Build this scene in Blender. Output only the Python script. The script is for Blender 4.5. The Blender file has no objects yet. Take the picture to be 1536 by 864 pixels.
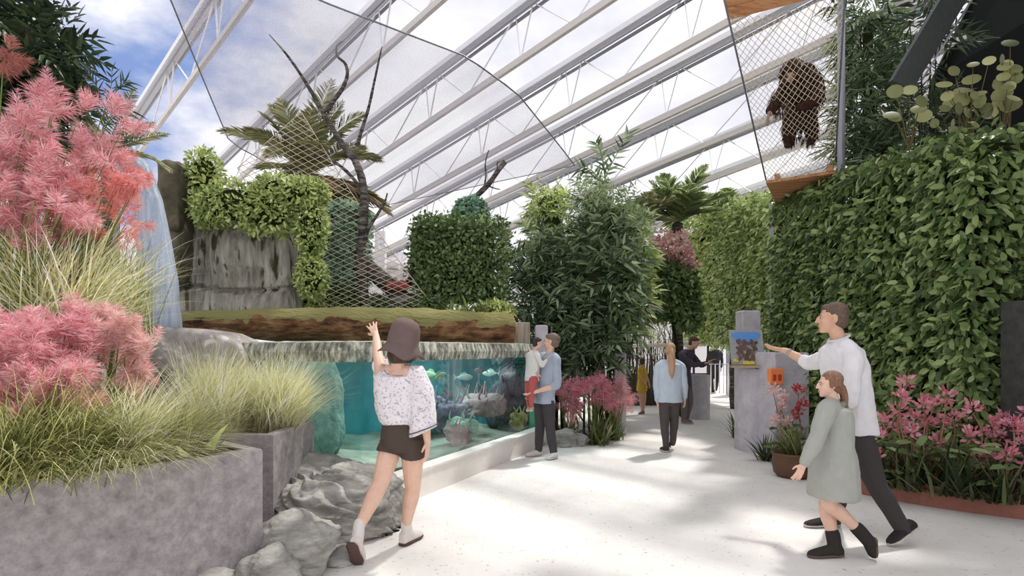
import bpy, math, random
import numpy as np
from mathutils import Vector, Matrix, noise as mnoise

SC = bpy.context.scene
COL = SC.collection
PI = math.pi
F, CX, HY, CAM_Z = 900.0, 768.0, 522.0, 1.5      # focal length in px, principal column, horizon row, eye height


def at(px, py, d):
    """Point of the place seen at pixel (px, py) of the 1536x864 frame, d metres ahead of the camera."""
    return np.array([(px - CX) * d / F, d, CAM_Z - (py - HY) * d / F])


def V3(p):
    return np.asarray(p, dtype=float)


def nrm(a):
    a = np.asarray(a, dtype=float)
    return a / np.maximum(np.linalg.norm(a, axis=-1, keepdims=True), 1e-9)


def rng_(seed):
    return np.random.default_rng(seed)


# ------------------------------------------------------------------ mesh builder
class MB:
    def __init__(self):
        self.v, self.loops, self.tot, self.mi, self.n = [], [], [], [], 0

    def add(self, verts, faces, mat=0):
        verts = np.asarray(verts, dtype=float).reshape(-1, 3)
        if isinstance(faces, np.ndarray):
            self.loops.append((faces + self.n).ravel())
            self.tot.append(np.full(len(faces), faces.shape[1]))
            self.mi.append(np.full(len(faces), mat))
        else:
            for f in faces:
                self.loops.append(np.asarray(f) + self.n)
            self.tot.append(np.array([len(f) for f in faces]))
            self.mi.append(np.full(len(faces), mat))
        self.v.append(verts)
        self.n += len(verts)
        return self

    def mesh(self, name, mats, smooth=True, origin=(0, 0, 0)):
        me = bpy.data.meshes.new(name)
        v = np.concatenate(self.v) - np.asarray(origin, dtype=float)
        lo = np.concatenate(self.loops).astype(np.int32)
        tt = np.concatenate(self.tot).astype(np.int32)
        mi = np.concatenate(self.mi).astype(np.int32)
        me.vertices.add(len(v)); me.vertices.foreach_set('co', v.ravel())
        me.loops.add(len(lo)); me.loops.foreach_set('vertex_index', lo)
        me.polygons.add(len(tt))
        st = np.concatenate([[0], np.cumsum(tt)[:-1]]).astype(np.int32)
        me.polygons.foreach_set('loop_start', st); me.polygons.foreach_set('loop_total', tt)
        me.polygons.foreach_set('material_index', mi)
        me.polygons.foreach_set('use_smooth', np.full(len(tt), smooth))
        for m in (mats if isinstance(mats, (list, tuple)) else [mats]):
            me.materials.append(m)
        me.update(calc_edges=True)
        me.validate()
        return me

    def build(self, name, mats, parent=None, smooth=True, loc=None, flat_angle=None):
        """Link everything gathered so far as ONE object; vertices are given in world space."""
        if parent is not None:
            org = np.array(parent_world(parent))
            if loc is None:
                loc = org
        elif loc is None:
            allv = np.concatenate(self.v)
            lo, hi = allv.min(0), allv.max(0)
            loc = np.array([(lo[0] + hi[0]) / 2, (lo[1] + hi[1]) / 2, lo[2]])
        me = self.mesh(name, mats, smooth, loc)
        o = bpy.data.objects.new(name, me)
        COL.objects.link(o)
        if parent is not None:
            o.parent = parent
            o.location = V3(loc) - org
        else:
            o.location = loc
        if flat_angle:
            try:
                me.set_sharp_from_angle(angle=math.radians(flat_angle))
            except Exception:
                pass
        return o


def parent_world(o):
    p = Vector((0, 0, 0))
    while o is not None:
        p = p + o.location
        o = o.parent
    return p


def tag(o, label=None, cat=None, group=None, kind=None):
    if label: o['label'] = label
    if cat: o['category'] = cat
    if group: o['group'] = group
    if kind: o['kind'] = kind
    return o


def thing(name, label, cat, loc, group=None):
    o = bpy.data.objects.new(name, None)
    o.empty_display_size = 0.1
    COL.objects.link(o)
    o.location = V3(loc)
    return tag(o, label, cat, group)


def copy_tree(o, parent=None, loc=None, rotz=None, scale=None, label=None):
    c = o.copy(); COL.objects.link(c)
    if parent is not None: c.parent = parent
    if loc is not None: c.location = V3(loc)
    if rotz is not None: c.rotation_euler = (0, 0, rotz)
    if scale is not None: c.scale = (scale,) * 3 if isinstance(scale, (int, float)) else scale
    if label: c['label'] = label
    for ch in list(o.children):
        copy_tree(ch, c)
    return c


# ------------------------------------------------------------------ primitives
def frame_from(d, up=(0, 0, 1)):
    d = nrm(d); up = V3(up)
    if abs(float(np.dot(d, nrm(up)))) > 0.97:
        up = V3((0, 1, 0)) if abs(d[1]) < .9 else V3((1, 0, 0))
    s = nrm(np.cross(d, up)); u = np.cross(s, d)
    return s, u, d


def box(mb, c, size, rotz=0.0, mat=0, axes=None, bev=0.0):
    hx, hy, hz = [s / 2 for s in size]
    if axes is None:
        ca, sa = math.cos(rotz), math.sin(rotz)
        axes = np.array([[ca, sa, 0], [-sa, ca, 0], [0, 0, 1]])
    axes = np.asarray(axes, dtype=float)
    if bev <= 0:
        l = np.array([[x, y, z] for z in (-hz, hz) for y in (-hy, hy) for x in (-hx, hx)])
        f = np.array([[0, 2, 3, 1], [4, 5, 7, 6], [0, 1, 5, 4], [2, 6, 7, 3], [0, 4, 6, 2], [1, 3, 7, 5]])
        mb.add(l @ axes + V3(c), f, mat)
    else:
        b = min(bev, hx * .9, hy * .9, hz * .9)
        rings = []
        for z, i in ((-hz, b), (-hz + b, 0), (hz - b, 0), (hz, b)):
            x, y = hx - i, hy - i
            q = b * .6 if i == 0 else b * .5
            rings.append([[x - q, -y, z], [x, -y + q, z], [x, y - q, z], [x - q, y, z], [-x + q, y, z], [-x, y - q, z], [-x, -y + q, z], [-x + q, -y, z]])
        l = np.array(rings).reshape(-1, 3)
        f = []
        for r in range(3):
            for k in range(8):
                f.append([r * 8 + k, r * 8 + (k + 1) % 8, (r + 1) * 8 + (k + 1) % 8, (r + 1) * 8 + k])
        f.append(list(range(7, -1, -1))); f.append(list(range(24, 32)))
        mb.add(l @ axes + V3(c), f, mat)


def smooth_path(pts, rad, sub=4):
    pts = np.asarray(pts, dtype=float); rad = np.asarray(rad, dtype=float)
    if len(pts) < 3 or sub <= 1:
        return pts, rad
    P = np.vstack([2 * pts[0] - pts[1], pts, 2 * pts[-1] - pts[-2]])
    op, orr = [], []
    for i in range(len(pts) - 1):
        p0, p1, p2, p3 = P[i:i + 4]
        for k in range(sub):
            t = k / sub
            op.append(.5 * ((2 * p1) + (-p0 + p2) * t + (2 * p0 - 5 * p1 + 4 * p2 - p3) * t * t + (-p0 + 3 * p1 - 3 * p2 + p3) * t ** 3))
            orr.append(rad[i] * (1 - t) + rad[i + 1] * t)
    op.append(pts[-1]); orr.append(rad[-1])
    return np.array(op), np.array(orr)


def tube(mb, pts, rad, n=8, mat=0, sub=1, caps=True, squash=1.0, up=(0, 0, 1), round_caps=False):
    pts = np.asarray(pts, dtype=float)
    rad = np.full(len(pts), rad, dtype=float) if np.isscalar(rad) else np.asarray(rad, dtype=float)
    pts, rad = smooth_path(pts, rad, sub)
    if round_caps:
        d0, d1 = nrm(pts[0] - pts[1]), nrm(pts[-1] - pts[-2])
        r0, r1 = rad[0], rad[-1]
        a = [(pts[0] + d0 * r0 * math.sin(t), r0 * math.cos(t)) for t in (1.45, 1.0, .5)]
        b = [(pts[-1] + d1 * r1 * math.sin(t), r1 * math.cos(t)) for t in (.5, 1.0, 1.45)]
        pts = np.vstack([[p for p, _ in a], pts, [p for p, _ in b]])
        rad = np.concatenate([[r for _, r in a], rad, [r for _, r in b]])
    T = np.gradient(pts, axis=0) if len(pts) > 2 else np.array([pts[1] - pts[0]] * 2)
    T = nrm(T)
    s, u, _ = frame_from(T[0], up)
    ang = np.arange(n) * 2 * PI / n
    rings = []
    for i in range(len(pts)):
        s = nrm(s - T[i] * np.dot(s, T[i])); u = np.cross(T[i], s)
        rings.append(pts[i] + rad[i] * (np.outer(np.cos(ang), s) + squash * np.outer(np.sin(ang), u)))
    v = np.concatenate(rings)
    m = len(pts)
    i, k = np.meshgrid(np.arange(m - 1), np.arange(n), indexing='ij')
    f = np.stack([i * n + k, i * n + (k + 1) % n, (i + 1) * n + (k + 1) % n, (i + 1) * n + k], -1).reshape(-1, 4)
    base = mb.n
    mb.add(v, f, mat)
    if caps:
        mb.add(np.zeros((0, 3)), [np.arange(n)[::-1] + base - mb.n, np.arange(n) + (m - 1) * n + base - mb.n], mat)


def loft(mb, rings, mat=0, caps=True, closed=True):
    """rings: list of (n,3) arrays."""
    n, m = len(rings[0]), len(rings)
    base = mb.n
    kk = n if closed else n - 1
    i, k = np.meshgrid(np.arange(m - 1), np.arange(kk), indexing='ij')
    f = np.stack([i * n + k, i * n + (k + 1) % n, (i + 1) * n + (k + 1) % n, (i + 1) * n + k], -1).reshape(-1, 4)
    mb.add(np.concatenate(rings), f, mat)
    if caps:
        mb.add(np.zeros((0, 3)), [np.arange(n)[::-1] + base - mb.n, np.arange(n) + (m - 1) * n + base - mb.n], mat)


def ell_ring(c, a, b, n=20, p=1.0):
    """ring around c with half-axis vectors a, b; p<1 squarer"""
    t = np.arange(n) * 2 * PI / n
    ct, st = np.cos(t), np.sin(t)
    ct = np.sign(ct) * np.abs(ct) ** p; st = np.sign(st) * np.abs(st) ** p
    return V3(c) + np.outer(ct, a) + np.outer(st, b)


def ellipsoid(mb, c, r, axes=None, nu=14, nv=9, mat=0):
    axes = np.eye(3) if axes is None else np.asarray(axes, dtype=float)
    r = np.array([r] * 3) if np.isscalar(r) else V3(r)
    th = np.linspace(0.06, PI - .06, nv)
    rings = []
    for t in th:
        ph = np.arange(nu) * 2 * PI / nu
        l = np.stack([r[0] * math.sin(t) * np.cos(ph), r[1] * math.sin(t) * np.sin(ph), np.full(nu, -r[2] * math.cos(t))], -1)
        rings.append(l @ axes + V3(c))
    loft(mb, rings, mat)


def prism(mb, poly, z0, z1, mat=0):
    """vertical prism over a ground polygon given counter-clockwise"""
    poly = np.asarray(poly, dtype=float); n = len(poly)
    z0 = np.full(n, z0) if np.isscalar(z0) else V3(z0)
    z1 = np.full(n, z1) if np.isscalar(z1) else V3(z1)
    v = np.vstack([np.c_[poly, z0], np.c_[poly, z1]])
    f = [list(range(n))[::-1], list(range(n, 2 * n))] + [[i, (i + 1) % n, n + (i + 1) % n, n + i] for i in range(n)]
    mb.add(v, f, mat)


_ico = {}


def ico(sub):
    if sub not in _ico:
        import bmesh
        bm = bmesh.new(); bmesh.ops.create_icosphere(bm, subdivisions=sub, radius=1.0)
        bm.verts.ensure_lookup_table()
        _ico[sub] = (np.array([v.co[:] for v in bm.verts]), np.array([[v.index for v in f.verts] for f in bm.faces]))
        bm.free()
    return _ico[sub]


def rock(mb, c, r, seed=0, sub=5, rough=.28, strata=0.0, squarish=.0, mat=0, rotz=0.0, flat_bottom=None, tilt=0.0, cuts=9):
    """A boulder: a sphere cut by random planes (facets), then broken by noise and layered."""
    v, f = ico(sub)
    g = rng_(seed)
    p = v.copy()
    if squarish:
        m = np.abs(p).max(1, keepdims=True)
        p = p * (1 - squarish) + (p / m) * squarish * .85
    for _ in range(cuts):
        n = nrm(g.normal(size=3)); dcut = g.uniform(.62, .88)
        over = np.maximum(p @ n - dcut, 0)
        p = p - np.outer(over * .92, n)
    off = g.uniform(-50, 50, 3)
    out = np.empty_like(p)
    for i, q in enumerate(p):
        a = Vector(q * 1.3 + off); b = Vector(q * 4.0 + off)
        h = mnoise.noise(a) * rough + abs(mnoise.noise(b * .7)) * rough * .3 + mnoise.noise(b * 2.6) * rough * .12
        if strata:
            zz = q[2] * 4.4 + q[0] * tilt * 4 + mnoise.noise(a * 1.2) * 2.2; fz = zz % 1.0
            h += strata * ((fz if fz < .8 else (1 - fz) * 4) - .45) * (.5 + abs(mnoise.noise(b * .6)) * 1.6)
        out[i] = q * (1 + h)
    out = out * V3(r)
    ca, sa = math.cos(rotz), math.sin(rotz)
    out = out @ np.array([[ca, sa, 0], [-sa, ca, 0], [0, 0, 1]])
    out = out + V3(c)
    if flat_bottom is not None:
        out[:, 2] = np.maximum(out[:, 2], flat_bottom)
    mb.add(out, f, mat)


# ------------------------------------------------------------------ leaves
def leaves(mb, pos, dirs, length, width, up=None, prof='oval', fold=.15, mat=0, droop=0.0):
    pos = np.asarray(pos, dtype=float); N = len(pos)
    if N == 0: return
    d = nrm(dirs)
    up = np.tile([0, 0, 1.0], (N, 1)) if up is None else nrm(up)
    s = np.cross(d, up)
    bad = np.linalg.norm(s, axis=1) < 1e-3
    s[bad] = [1, 0, 0]
    s = nrm(s); n = np.cross(s, d)
    L = np.broadcast_to(np.asarray(length, dtype=float), (N,))[:, None]
    W = np.broadcast_to(np.asarray(width, dtype=float), (N,))[:, None] * .5
    t1, w1, t2, w2 = {'oval': (.22, .92, .68, .95), 'lance': (.2, .95, .6, .62), 'round': (.12, .95, .78, 1.0), 'wedge': (.3, .45, .8, 1.0)}[prof]
    g = np.array([0, 0, -1.0]) * droop
    tip = pos + d * L + g * L
    def pt(t, w, sg):
        return pos + d * L * t + g * L * t * t + s * W * w * sg + n * W * w * fold * 2
    v = np.stack([pos, pt(t1, w1, 1), pt(t2, w2, 1), tip, pt(t2, w2, -1), pt(t1, w1, -1)], 1).reshape(-1, 3)
    i = np.arange(N)[:, None] * 6
    f = np.concatenate([i + np.array([[0, 1, 2, 3]]), i + np.array([[0, 3, 4, 5]])])
    mb.add(v, f, mat)


def blades(mb, base, azim, length, width, lean0, bend, seg=6, mat=0, pw=.8):
    """grass blades: start at lean0 from vertical (rad) and bend further by bend over their length"""
    base = np.asarray(base, dtype=float); N = len(base)
    A = lambda x: np.broadcast_to(np.asarray(x, dtype=float), (N,))
    azim, length, width, lean0, bend = map(A, (azim, length, width, lean0, bend))
    h = np.stack([np.cos(azim), np.sin(azim), np.zeros(N)], -1)
    s = np.stack([-np.sin(azim), np.cos(azim), np.zeros(N)], -1)
    p = base.copy(); rows = []
    for k in range(seg + 1):
        t = k / seg
        w = width * .5 * (max(1 - t, 0.0) ** pw) * (0.55 + 1.2 * t if t < .38 else 1.0)
        rows.append(p - s * w[:, None]); rows.append(p + s * w[:, None])
        th = lean0 + bend * (t + .5 / seg) ** 1.2
        p = p + (h * np.sin(th)[:, None] + np.array([0, 0, 1.0]) * np.cos(th)[:, None]) * (length / seg)[:, None]
    M = len(rows)
    v = np.stack(rows, 1).reshape(-1, 3)
    i = np.arange(N)[:, None] * M
    f = np.concatenate([i + np.array([[2 * k, 2 * k + 1, 2 * k + 3, 2 * k + 2]]) for k in range(seg)])
    mb.add(v, f, mat)


def discs(mb, pos, normals, rad, mat=0, n=11):
    for p, nn, r in zip(pos, normals, rad):
        s, u, d = frame_from(nn); a = np.arange(n) * 2 * PI / n
        ring = V3(p) + np.outer(np.cos(a), s) * r + np.outer(np.sin(a), u) * r * .86
        mb.add(np.vstack([ring, [V3(p) + d * r * .14]]), [[i, (i + 1) % n, n] for i in range(n)], mat)


def rand_dirs(g, n):
    return nrm(g.normal(size=(n, 3)))


def sprays(mb, pos, dirs, g, nl=9, slen=.3, llen=.12, lwid=.025, prof='lance', mat=0, droop=.25, spread=.8, twig=None):
    """pinnate twigs: nl leaves alternate along a twig of length slen"""
    pos = np.asarray(pos, dtype=float); d = nrm(dirs); N = len(pos)
    r = rand_dirs(g, N); r[:, 2] *= .35
    s = nrm(np.cross(d, nrm(r + [0, 0, .6]))); up = nrm(np.cross(s, d))
    sc = g.uniform(.75, 1.2, N)[:, None]
    for k in range(nl):
        t = (k + .4) / nl
        sg = 1 if k % 2 else -1
        if k == nl - 1: sg = 0
        q = pos + d * slen * t * sc + np.array([0, 0, -1.0]) * droop * slen * t * t
        ld = d * (1.0 - spread * .5) + s * sg * spread + rand_dirs(g, N) * .22 + np.array([0, 0, -1.0]) * droop * t
        leaves(mb, q, ld, llen * sc[:, 0] * g.uniform(.8, 1.15, N), lwid * sc[:, 0], up=up + rand_dirs(g, N) * .3, prof=prof, mat=mat, droop=droop * .4)
    if twig is not None:
        for i in range(N):
            e = pos[i] + d[i] * slen * sc[i] + np.array([0, 0, -1.0]) * droop * slen
            tube(mb, [pos[i], (pos[i] + d[i] * slen * sc[i] * .5), e], [twig, twig * .8, twig * .4], n=4, mat=mat, caps=False)


def shell(g, n, c, r, inner=.6, zmin=-1.0):
    d = rand_dirs(g, n * 2); d = d[d[:, 2] > zmin][:n]
    k = g.uniform(inner, 1.0, len(d))[:, None]
    return V3(c) + d * V3(r) * k, nrm(d / V3(r))


def box_faces(g, n, lo, hi, faces=('-x', '+x', '-y', '+y', '+z'), jit=.08):
    lo, hi = V3(lo), V3(hi); sz = hi - lo
    ar = {'x': sz[1] * sz[2], 'y': sz[0] * sz[2], 'z': sz[0] * sz[1]}
    w = np.array([ar[f[1]] for f in faces]); w = w / w.sum()
    P, Nn = [], []
    for f, ww in zip(faces, w):
        k = int(n * ww); a = 'xyz'.index(f[1])
        p = lo + g.uniform(size=(k, 3)) * sz
        p[:, a] = (hi if f[0] == '+' else lo)[a]
        nn = np.zeros((k, 3)); nn[:, a] = 1 if f[0] == '+' else -1
        P.append(p + g.normal(size=(k, 3)) * jit); Nn.append(nn)
    return np.concatenate(P), np.concatenate(Nn)


def frond(mb, base, az, elev, length, bend, nl=26, llen=.4, lwid=.03, rr=.012, mat=0, rmat=0, g=None, droop=.35, vee=.35, taper=True):
    g = g or rng_(1)
    h = np.array([math.cos(az), math.sin(az), 0]); z = np.array([0, 0, 1.0])
    p = V3(base).copy(); pts = [p.copy()]; tang = []
    n = 16
    for k in range(n):
        e = elev - bend * ((k + .5) / n) ** 1.3
        t = h * math.cos(e) + z * math.sin(e)
        tang.append(t); p = p + t * length / n; pts.append(p.copy())
    pts = np.array(pts)
    tube(mb, pts, np.linspace(rr, rr * .25, len(pts)), n=5, mat=rmat)
    ts = np.linspace(.16, 1.0, nl)
    idx = ts * (n - 1e-6); i0 = idx.astype(int); fr = (idx - i0)[:, None]
    q = pts[i0] * (1 - fr) + pts[i0 + 1] * fr
    tg = np.array(tang)[i0]
    side = np.cross(tg, z); side = nrm(side); upv = np.cross(side, tg)
    ll = llen * (np.sin(np.clip(ts, 0.05, .97) * PI) ** .6 if taper else np.ones(nl))
    for sg in (1, -1):
        ld = side * sg * .85 + tg * (.55 + .5 * ts[:, None]) + upv * vee + g.normal(size=(nl, 3)) * .07
        leaves(mb, q, ld, ll * g.uniform(.9, 1.1, nl), lwid, up=upv, prof='lance', mat=mat, droop=droop)


# ------------------------------------------------------------------ materials
def newmat(name):
    m = bpy.data.materials.new(name); m.use_nodes = True
    nt = m.node_tree; nt.nodes.clear()
    return m, nt, nt.nodes, nt.links


def rgba(c):
    return (c[0], c[1], c[2], 1.0)


def srgb(r, g, b):
    f = lambda x: (x / 255 / 12.92) if x <= 10 else ((x / 255 + .055) / 1.055) ** 2.4
    return (f(r), f(g), f(b))


def ramp(nd, cols, pos=None, interp='LINEAR'):
    n = nd.new('ShaderNodeValToRGB'); cr = n.color_ramp; cr.interpolation = interp
    pos = pos or [i / max(len(cols) - 1, 1) for i in range(len(cols))]
    cr.elements[0].position = pos[0]; cr.elements[0].color = rgba(cols[0])
    cr.elements[1].position = pos[-1]; cr.elements[1].color = rgba(cols[-1])
    for p, c in zip(pos[1:-1], cols[1:-1]):
        e = cr.elements.new(p); e.color = rgba(c)
    return n


def leafmat(name, cols, rough=.5, trans=.35, spec=.3, desat=.2, lift=1.22):
    out = []
    for c in cols:
        l = .25 * c[0] + .65 * c[1] + .1 * c[2]
        out.append(tuple(min((x * (1 - desat) + l * desat) * lift + .006, .95) for x in c))
    cols = out
    m, nt, nd, lk = newmat(name)
    g = nd.new('ShaderNodeNewGeometry'); r = ramp(nd, cols)
    lk.new(g.outputs['Random Per Island'], r.inputs[0])
    b = nd.new('ShaderNodeBsdfPrincipled'); b.inputs['Roughness'].default_value = rough
    b.inputs['Specular IOR Level'].default_value = spec
    t = nd.new('ShaderNodeBsdfTranslucent'); mx = nd.new('ShaderNodeMixShader'); mx.inputs[0].default_value = trans
    o = nd.new('ShaderNodeOutputMaterial')
    lk.new(r.outputs[0], b.inputs['Base Color']); lk.new(r.outputs[0], t.inputs['Color'])
    lk.new(b.outputs[0], mx.inputs[1]); lk.new(t.outputs[0], mx.inputs[2]); lk.new(mx.outputs[0], o.inputs[0])
    return m


def stone(name, cols, scale=6.0, detail=8.0, bump=.25, rough=.85, stretch=(1, 1, 1), spots=None, soft=.07, bscale=None, bdist=.02, pos=None, spec=.3, coords='Object'):
    """mottled mineral / cloth / bark: noise colour, noise bump"""
    m, nt, nd, lk = newmat(name)
    tc = nd.new('ShaderNodeTexCoord'); mp = nd.new('ShaderNodeMapping'); mp.inputs['Scale'].default_value = stretch
    lk.new(tc.outputs[coords], mp.inputs[0])
    n1 = nd.new('ShaderNodeTexNoise'); n1.inputs['Scale'].default_value = scale; n1.inputs['Detail'].default_value = detail
    n1.inputs['Roughness'].default_value = .65
    lk.new(mp.outputs[0], n1.inputs['Vector'])
    r = ramp(nd, cols, pos or [.3 + .4 * i / max(len(cols) - 1, 1) for i in range(len(cols))])
    lk.new(n1.outputs[0], r.inputs[0])
    colout = r.outputs[0]
    if spots:
        sc, col, thr = spots
        n2 = nd.new('ShaderNodeTexNoise'); n2.inputs['Scale'].default_value = sc; n2.inputs['Detail'].default_value = 4
        lk.new(mp.outputs[0], n2.inputs['Vector'])
        r2 = ramp(nd, [(0, 0, 0), (1, 1, 1)], [thr, thr + soft]); lk.new(n2.outputs[0], r2.inputs[0])
        mx = nd.new('ShaderNodeMix'); mx.data_type = 'RGBA'; mx.inputs[7].default_value = rgba(col)
        lk.new(r2.outputs[0], mx.inputs[0]); lk.new(colout, mx.inputs[6]); colout = mx.outputs[2]
    b = nd.new('ShaderNodeBsdfPrincipled'); b.inputs['Roughness'].default_value = rough
    b.inputs['Specular IOR Level'].default_value = spec
    lk.new(colout, b.inputs['Base Color'])
    if bump:
        n3 = nd.new('ShaderNodeTexNoise'); n3.inputs['Scale'].default_value = bscale or scale * 3; n3.inputs['Detail'].default_value = 8
        lk.new(mp.outputs[0], n3.inputs['Vector'])
        bp = nd.new('ShaderNodeBump'); bp.inputs['Strength'].default_value = bump; bp.inputs['Distance'].default_value = bdist
        lk.new(n3.outputs[0], bp.inputs['Height']); lk.new(bp.outputs[0], b.inputs['Normal'])
    o = nd.new('ShaderNodeOutputMaterial'); lk.new(b.outputs[0], o.inputs[0])
    return m


def plain(name, col, rough=.6, metal=0.0, spec=.4, var=.12, scale=25.0):
    c = np.array(col)
    m = stone(name, [tuple(c * (1 - var)), tuple(np.minimum(c * (1 + var), 1))], scale=scale, detail=3, bump=0, rough=rough, spec=spec)
    [n for n in m.node_tree.nodes if n.type == 'BSDF_PRINCIPLED'][0].inputs['Metallic'].default_value = metal
    return m
# ------------------------------------------------------------------ camera, world, sun
SC.view_settings.view_transform = 'Standard'
SC.view_settings.look = 'None'
SC.view_settings.gamma = 1.0
SC.view_settings.use_curve_mapping = False
SC.view_settings.exposure = 0.2
cam = bpy.data.objects.new('camera', bpy.data.cameras.new('camera'))
COL.objects.link(cam)
cam.location = (0, 0, CAM_Z); cam.rotation_euler = (PI / 2, 0, 0)
cam.data.sensor_width = 36.0; cam.data.lens = F / 1536 * 36.0; cam.data.shift_y = (HY - 432) / 1536
cam.data.clip_start = 0.05; cam.data.clip_end = 300
SC.camera = cam
SC.cycles.max_bounces = 8; SC.cycles.transparent_max_bounces = 24; SC.cycles.diffuse_bounces = 3
SC.cycles.caustics_reflective = False; SC.cycles.caustics_refractive = False
try:
    SC.cycles.use_denoising = True
except Exception:
    pass

w = bpy.data.worlds.new('sky'); SC.world = w; w.use_nodes = True
nt = w.node_tree; nd, lk = nt.nodes, nt.links; nd.clear()
tc = nd.new('ShaderNodeTexCoord')
mp = nd.new('ShaderNodeMapping'); mp.inputs['Scale'].default_value = (1.0, 1.0, 1.9); lk.new(tc.outputs['Generated'], mp.inputs[0])
nz = nd.new('ShaderNodeTexNoise'); nz.inputs['Scale'].default_value = 2.1; nz.inputs['Detail'].default_value = 7; nz.inputs['Roughness'].default_value = .55
lk.new(mp.outputs[0], nz.inputs['Vector'])
cl = ramp(nd, [srgb(192, 193, 204), srgb(226, 225, 232), (.93, .93, .94)], [.34, .47, .6]); lk.new(nz.outputs[0], cl.inputs[0])
# a break in the cloud towards the upper left of the view
vd = nd.new('ShaderNodeVectorMath'); vd.operation = 'DOT_PRODUCT'; lk.new(tc.outputs['Generated'], vd.inputs[0])
vd.inputs[1].default_value = tuple(nrm([-0.80, .86, .52]))
ad = nd.new('ShaderNodeMath'); ad.operation = 'MULTIPLY_ADD'; lk.new(nz.outputs[0], ad.inputs[0]); ad.inputs[1].default_value = -.42
lk.new(vd.outputs['Value'], ad.inputs[2])
gap = ramp(nd, [(0, 0, 0), (1, 1, 1)], [.755, .80]); lk.new(ad.outputs[0], gap.inputs[0])
mx = nd.new('ShaderNodeMix'); mx.data_type = 'RGBA'; lk.new(gap.outputs[0], mx.inputs[0]); lk.new(cl.outputs[0], mx.inputs[6])
mx.inputs[7].default_value = rgba(srgb(124, 148, 198))
bg = nd.new('ShaderNodeBackground'); bg.inputs['Strength'].default_value = 1.12; lk.new(mx.outputs[2], bg.inputs[0])
wo = nd.new('ShaderNodeOutputWorld'); lk.new(bg.outputs[0], wo.inputs[0])

sun = bpy.data.objects.new('sun', bpy.data.lights.new('sun', 'SUN')); COL.objects.link(sun)
SUN_DIR = nrm([.36, .40, .86])
sun.data.energy = 2.8; sun.data.angle = math.radians(3.5); sun.data.color = (1, .965, .91)
sun.rotation_euler = Vector(SUN_DIR).to_track_quat('Z', 'Y').to_euler()
sun.location = (6, 8, 20)

# ------------------------------------------------------------------ materials
M = {}
M['floor'] = stone('pale_terrazzo', [srgb(226, 222, 216), srgb(238, 235, 230)], scale=3.0, bump=.15, bscale=60, bdist=.004, rough=.75, spots=(26, srgb(190, 184, 176), .64))
M['concrete'] = stone('grey_concrete', [srgb(122, 116, 118), srgb(154, 148, 150), srgb(174, 168, 170)], scale=13, bump=.3, bscale=60, bdist=.006, rough=.88, spots=(38, srgb(142, 135, 137), .52), soft=.2)
M['concrete_light'] = stone('pale_concrete', [srgb(176, 172, 178), srgb(206, 202, 208)], scale=6, bump=.2, bscale=50, bdist=.005, rough=.85, spots=(60, srgb(140, 136, 142), .63))
M['curb'] = stone('cream_curb_stone', [srgb(226, 219, 212), srgb(240, 235, 230)], scale=4, bump=.08, rough=.7)
M['rock'] = stone('layered_grey_rock', [srgb(104, 102, 98), srgb(156, 154, 148), srgb(204, 202, 196)], scale=2.4, bump=.55, bscale=7, bdist=.04, rough=.9, stretch=(1, 1, 3.4), spots=(3.0, srgb(112, 109, 105), .63))
M['cliff'] = stone('weathered_cliff_rock', [srgb(112, 108, 98), srgb(172, 168, 156), srgb(214, 210, 200)], scale=2.6, bump=1.0, bscale=5, bdist=.07, rough=.92, stretch=(2.6, 2.6, .55), spots=(3.0, srgb(84, 80, 58), .57))
M['lip'] = stone('dripstone_lip', [srgb(92, 96, 84), srgb(150, 152, 138), srgb(214, 214, 202)], scale=10, bump=.9, bscale=16, bdist=.03, rough=.9, stretch=(1.8, 1.8, .55), pos=[.38, .5, .62])
M['soil'] = stone('dark_soil', [srgb(38, 32, 26), srgb(70, 58, 46)], scale=12, bump=.8, bscale=40, rough=1)
def mossy_log():
    m = M['moss']; nt = m.node_tree; nd, lk = nt.nodes, nt.links
    b = [n for n in nd if n.type == 'BSDF_PRINCIPLED'][0]; src = b.inputs['Base Color'].links[0].from_socket
    g = nd.new('ShaderNodeNewGeometry'); sp = nd.new('ShaderNodeSeparateXYZ'); lk.new(g.outputs['Normal'], sp.inputs[0])
    tc = nd.new('ShaderNodeTexCoord'); nz = nd.new('ShaderNodeTexNoise'); nz.inputs['Scale'].default_value = 3.2; nz.inputs['Detail'].default_value = 6; lk.new(tc.outputs['Object'], nz.inputs[0])
    ad = nd.new('ShaderNodeMath'); ad.operation = 'MULTIPLY_ADD'; lk.new(nz.outputs[0], ad.inputs[0]); ad.inputs[1].default_value = 1.5; lk.new(sp.outputs[2], ad.inputs[2])
    r = ramp(nd, [(0, 0, 0), (1, 1, 1)], [.95, 1.62]); lk.new(ad.outputs[0], r.inputs[0])
    mx = nd.new('ShaderNodeMix'); mx.data_type = 'RGBA'; lk.new(r.outputs[0], mx.inputs[0]); lk.new(src, mx.inputs[6]); mx.inputs[7].default_value = rgba(srgb(146, 140, 90))
    lk.new(mx.outputs[2], b.inputs['Base Color'])


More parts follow.
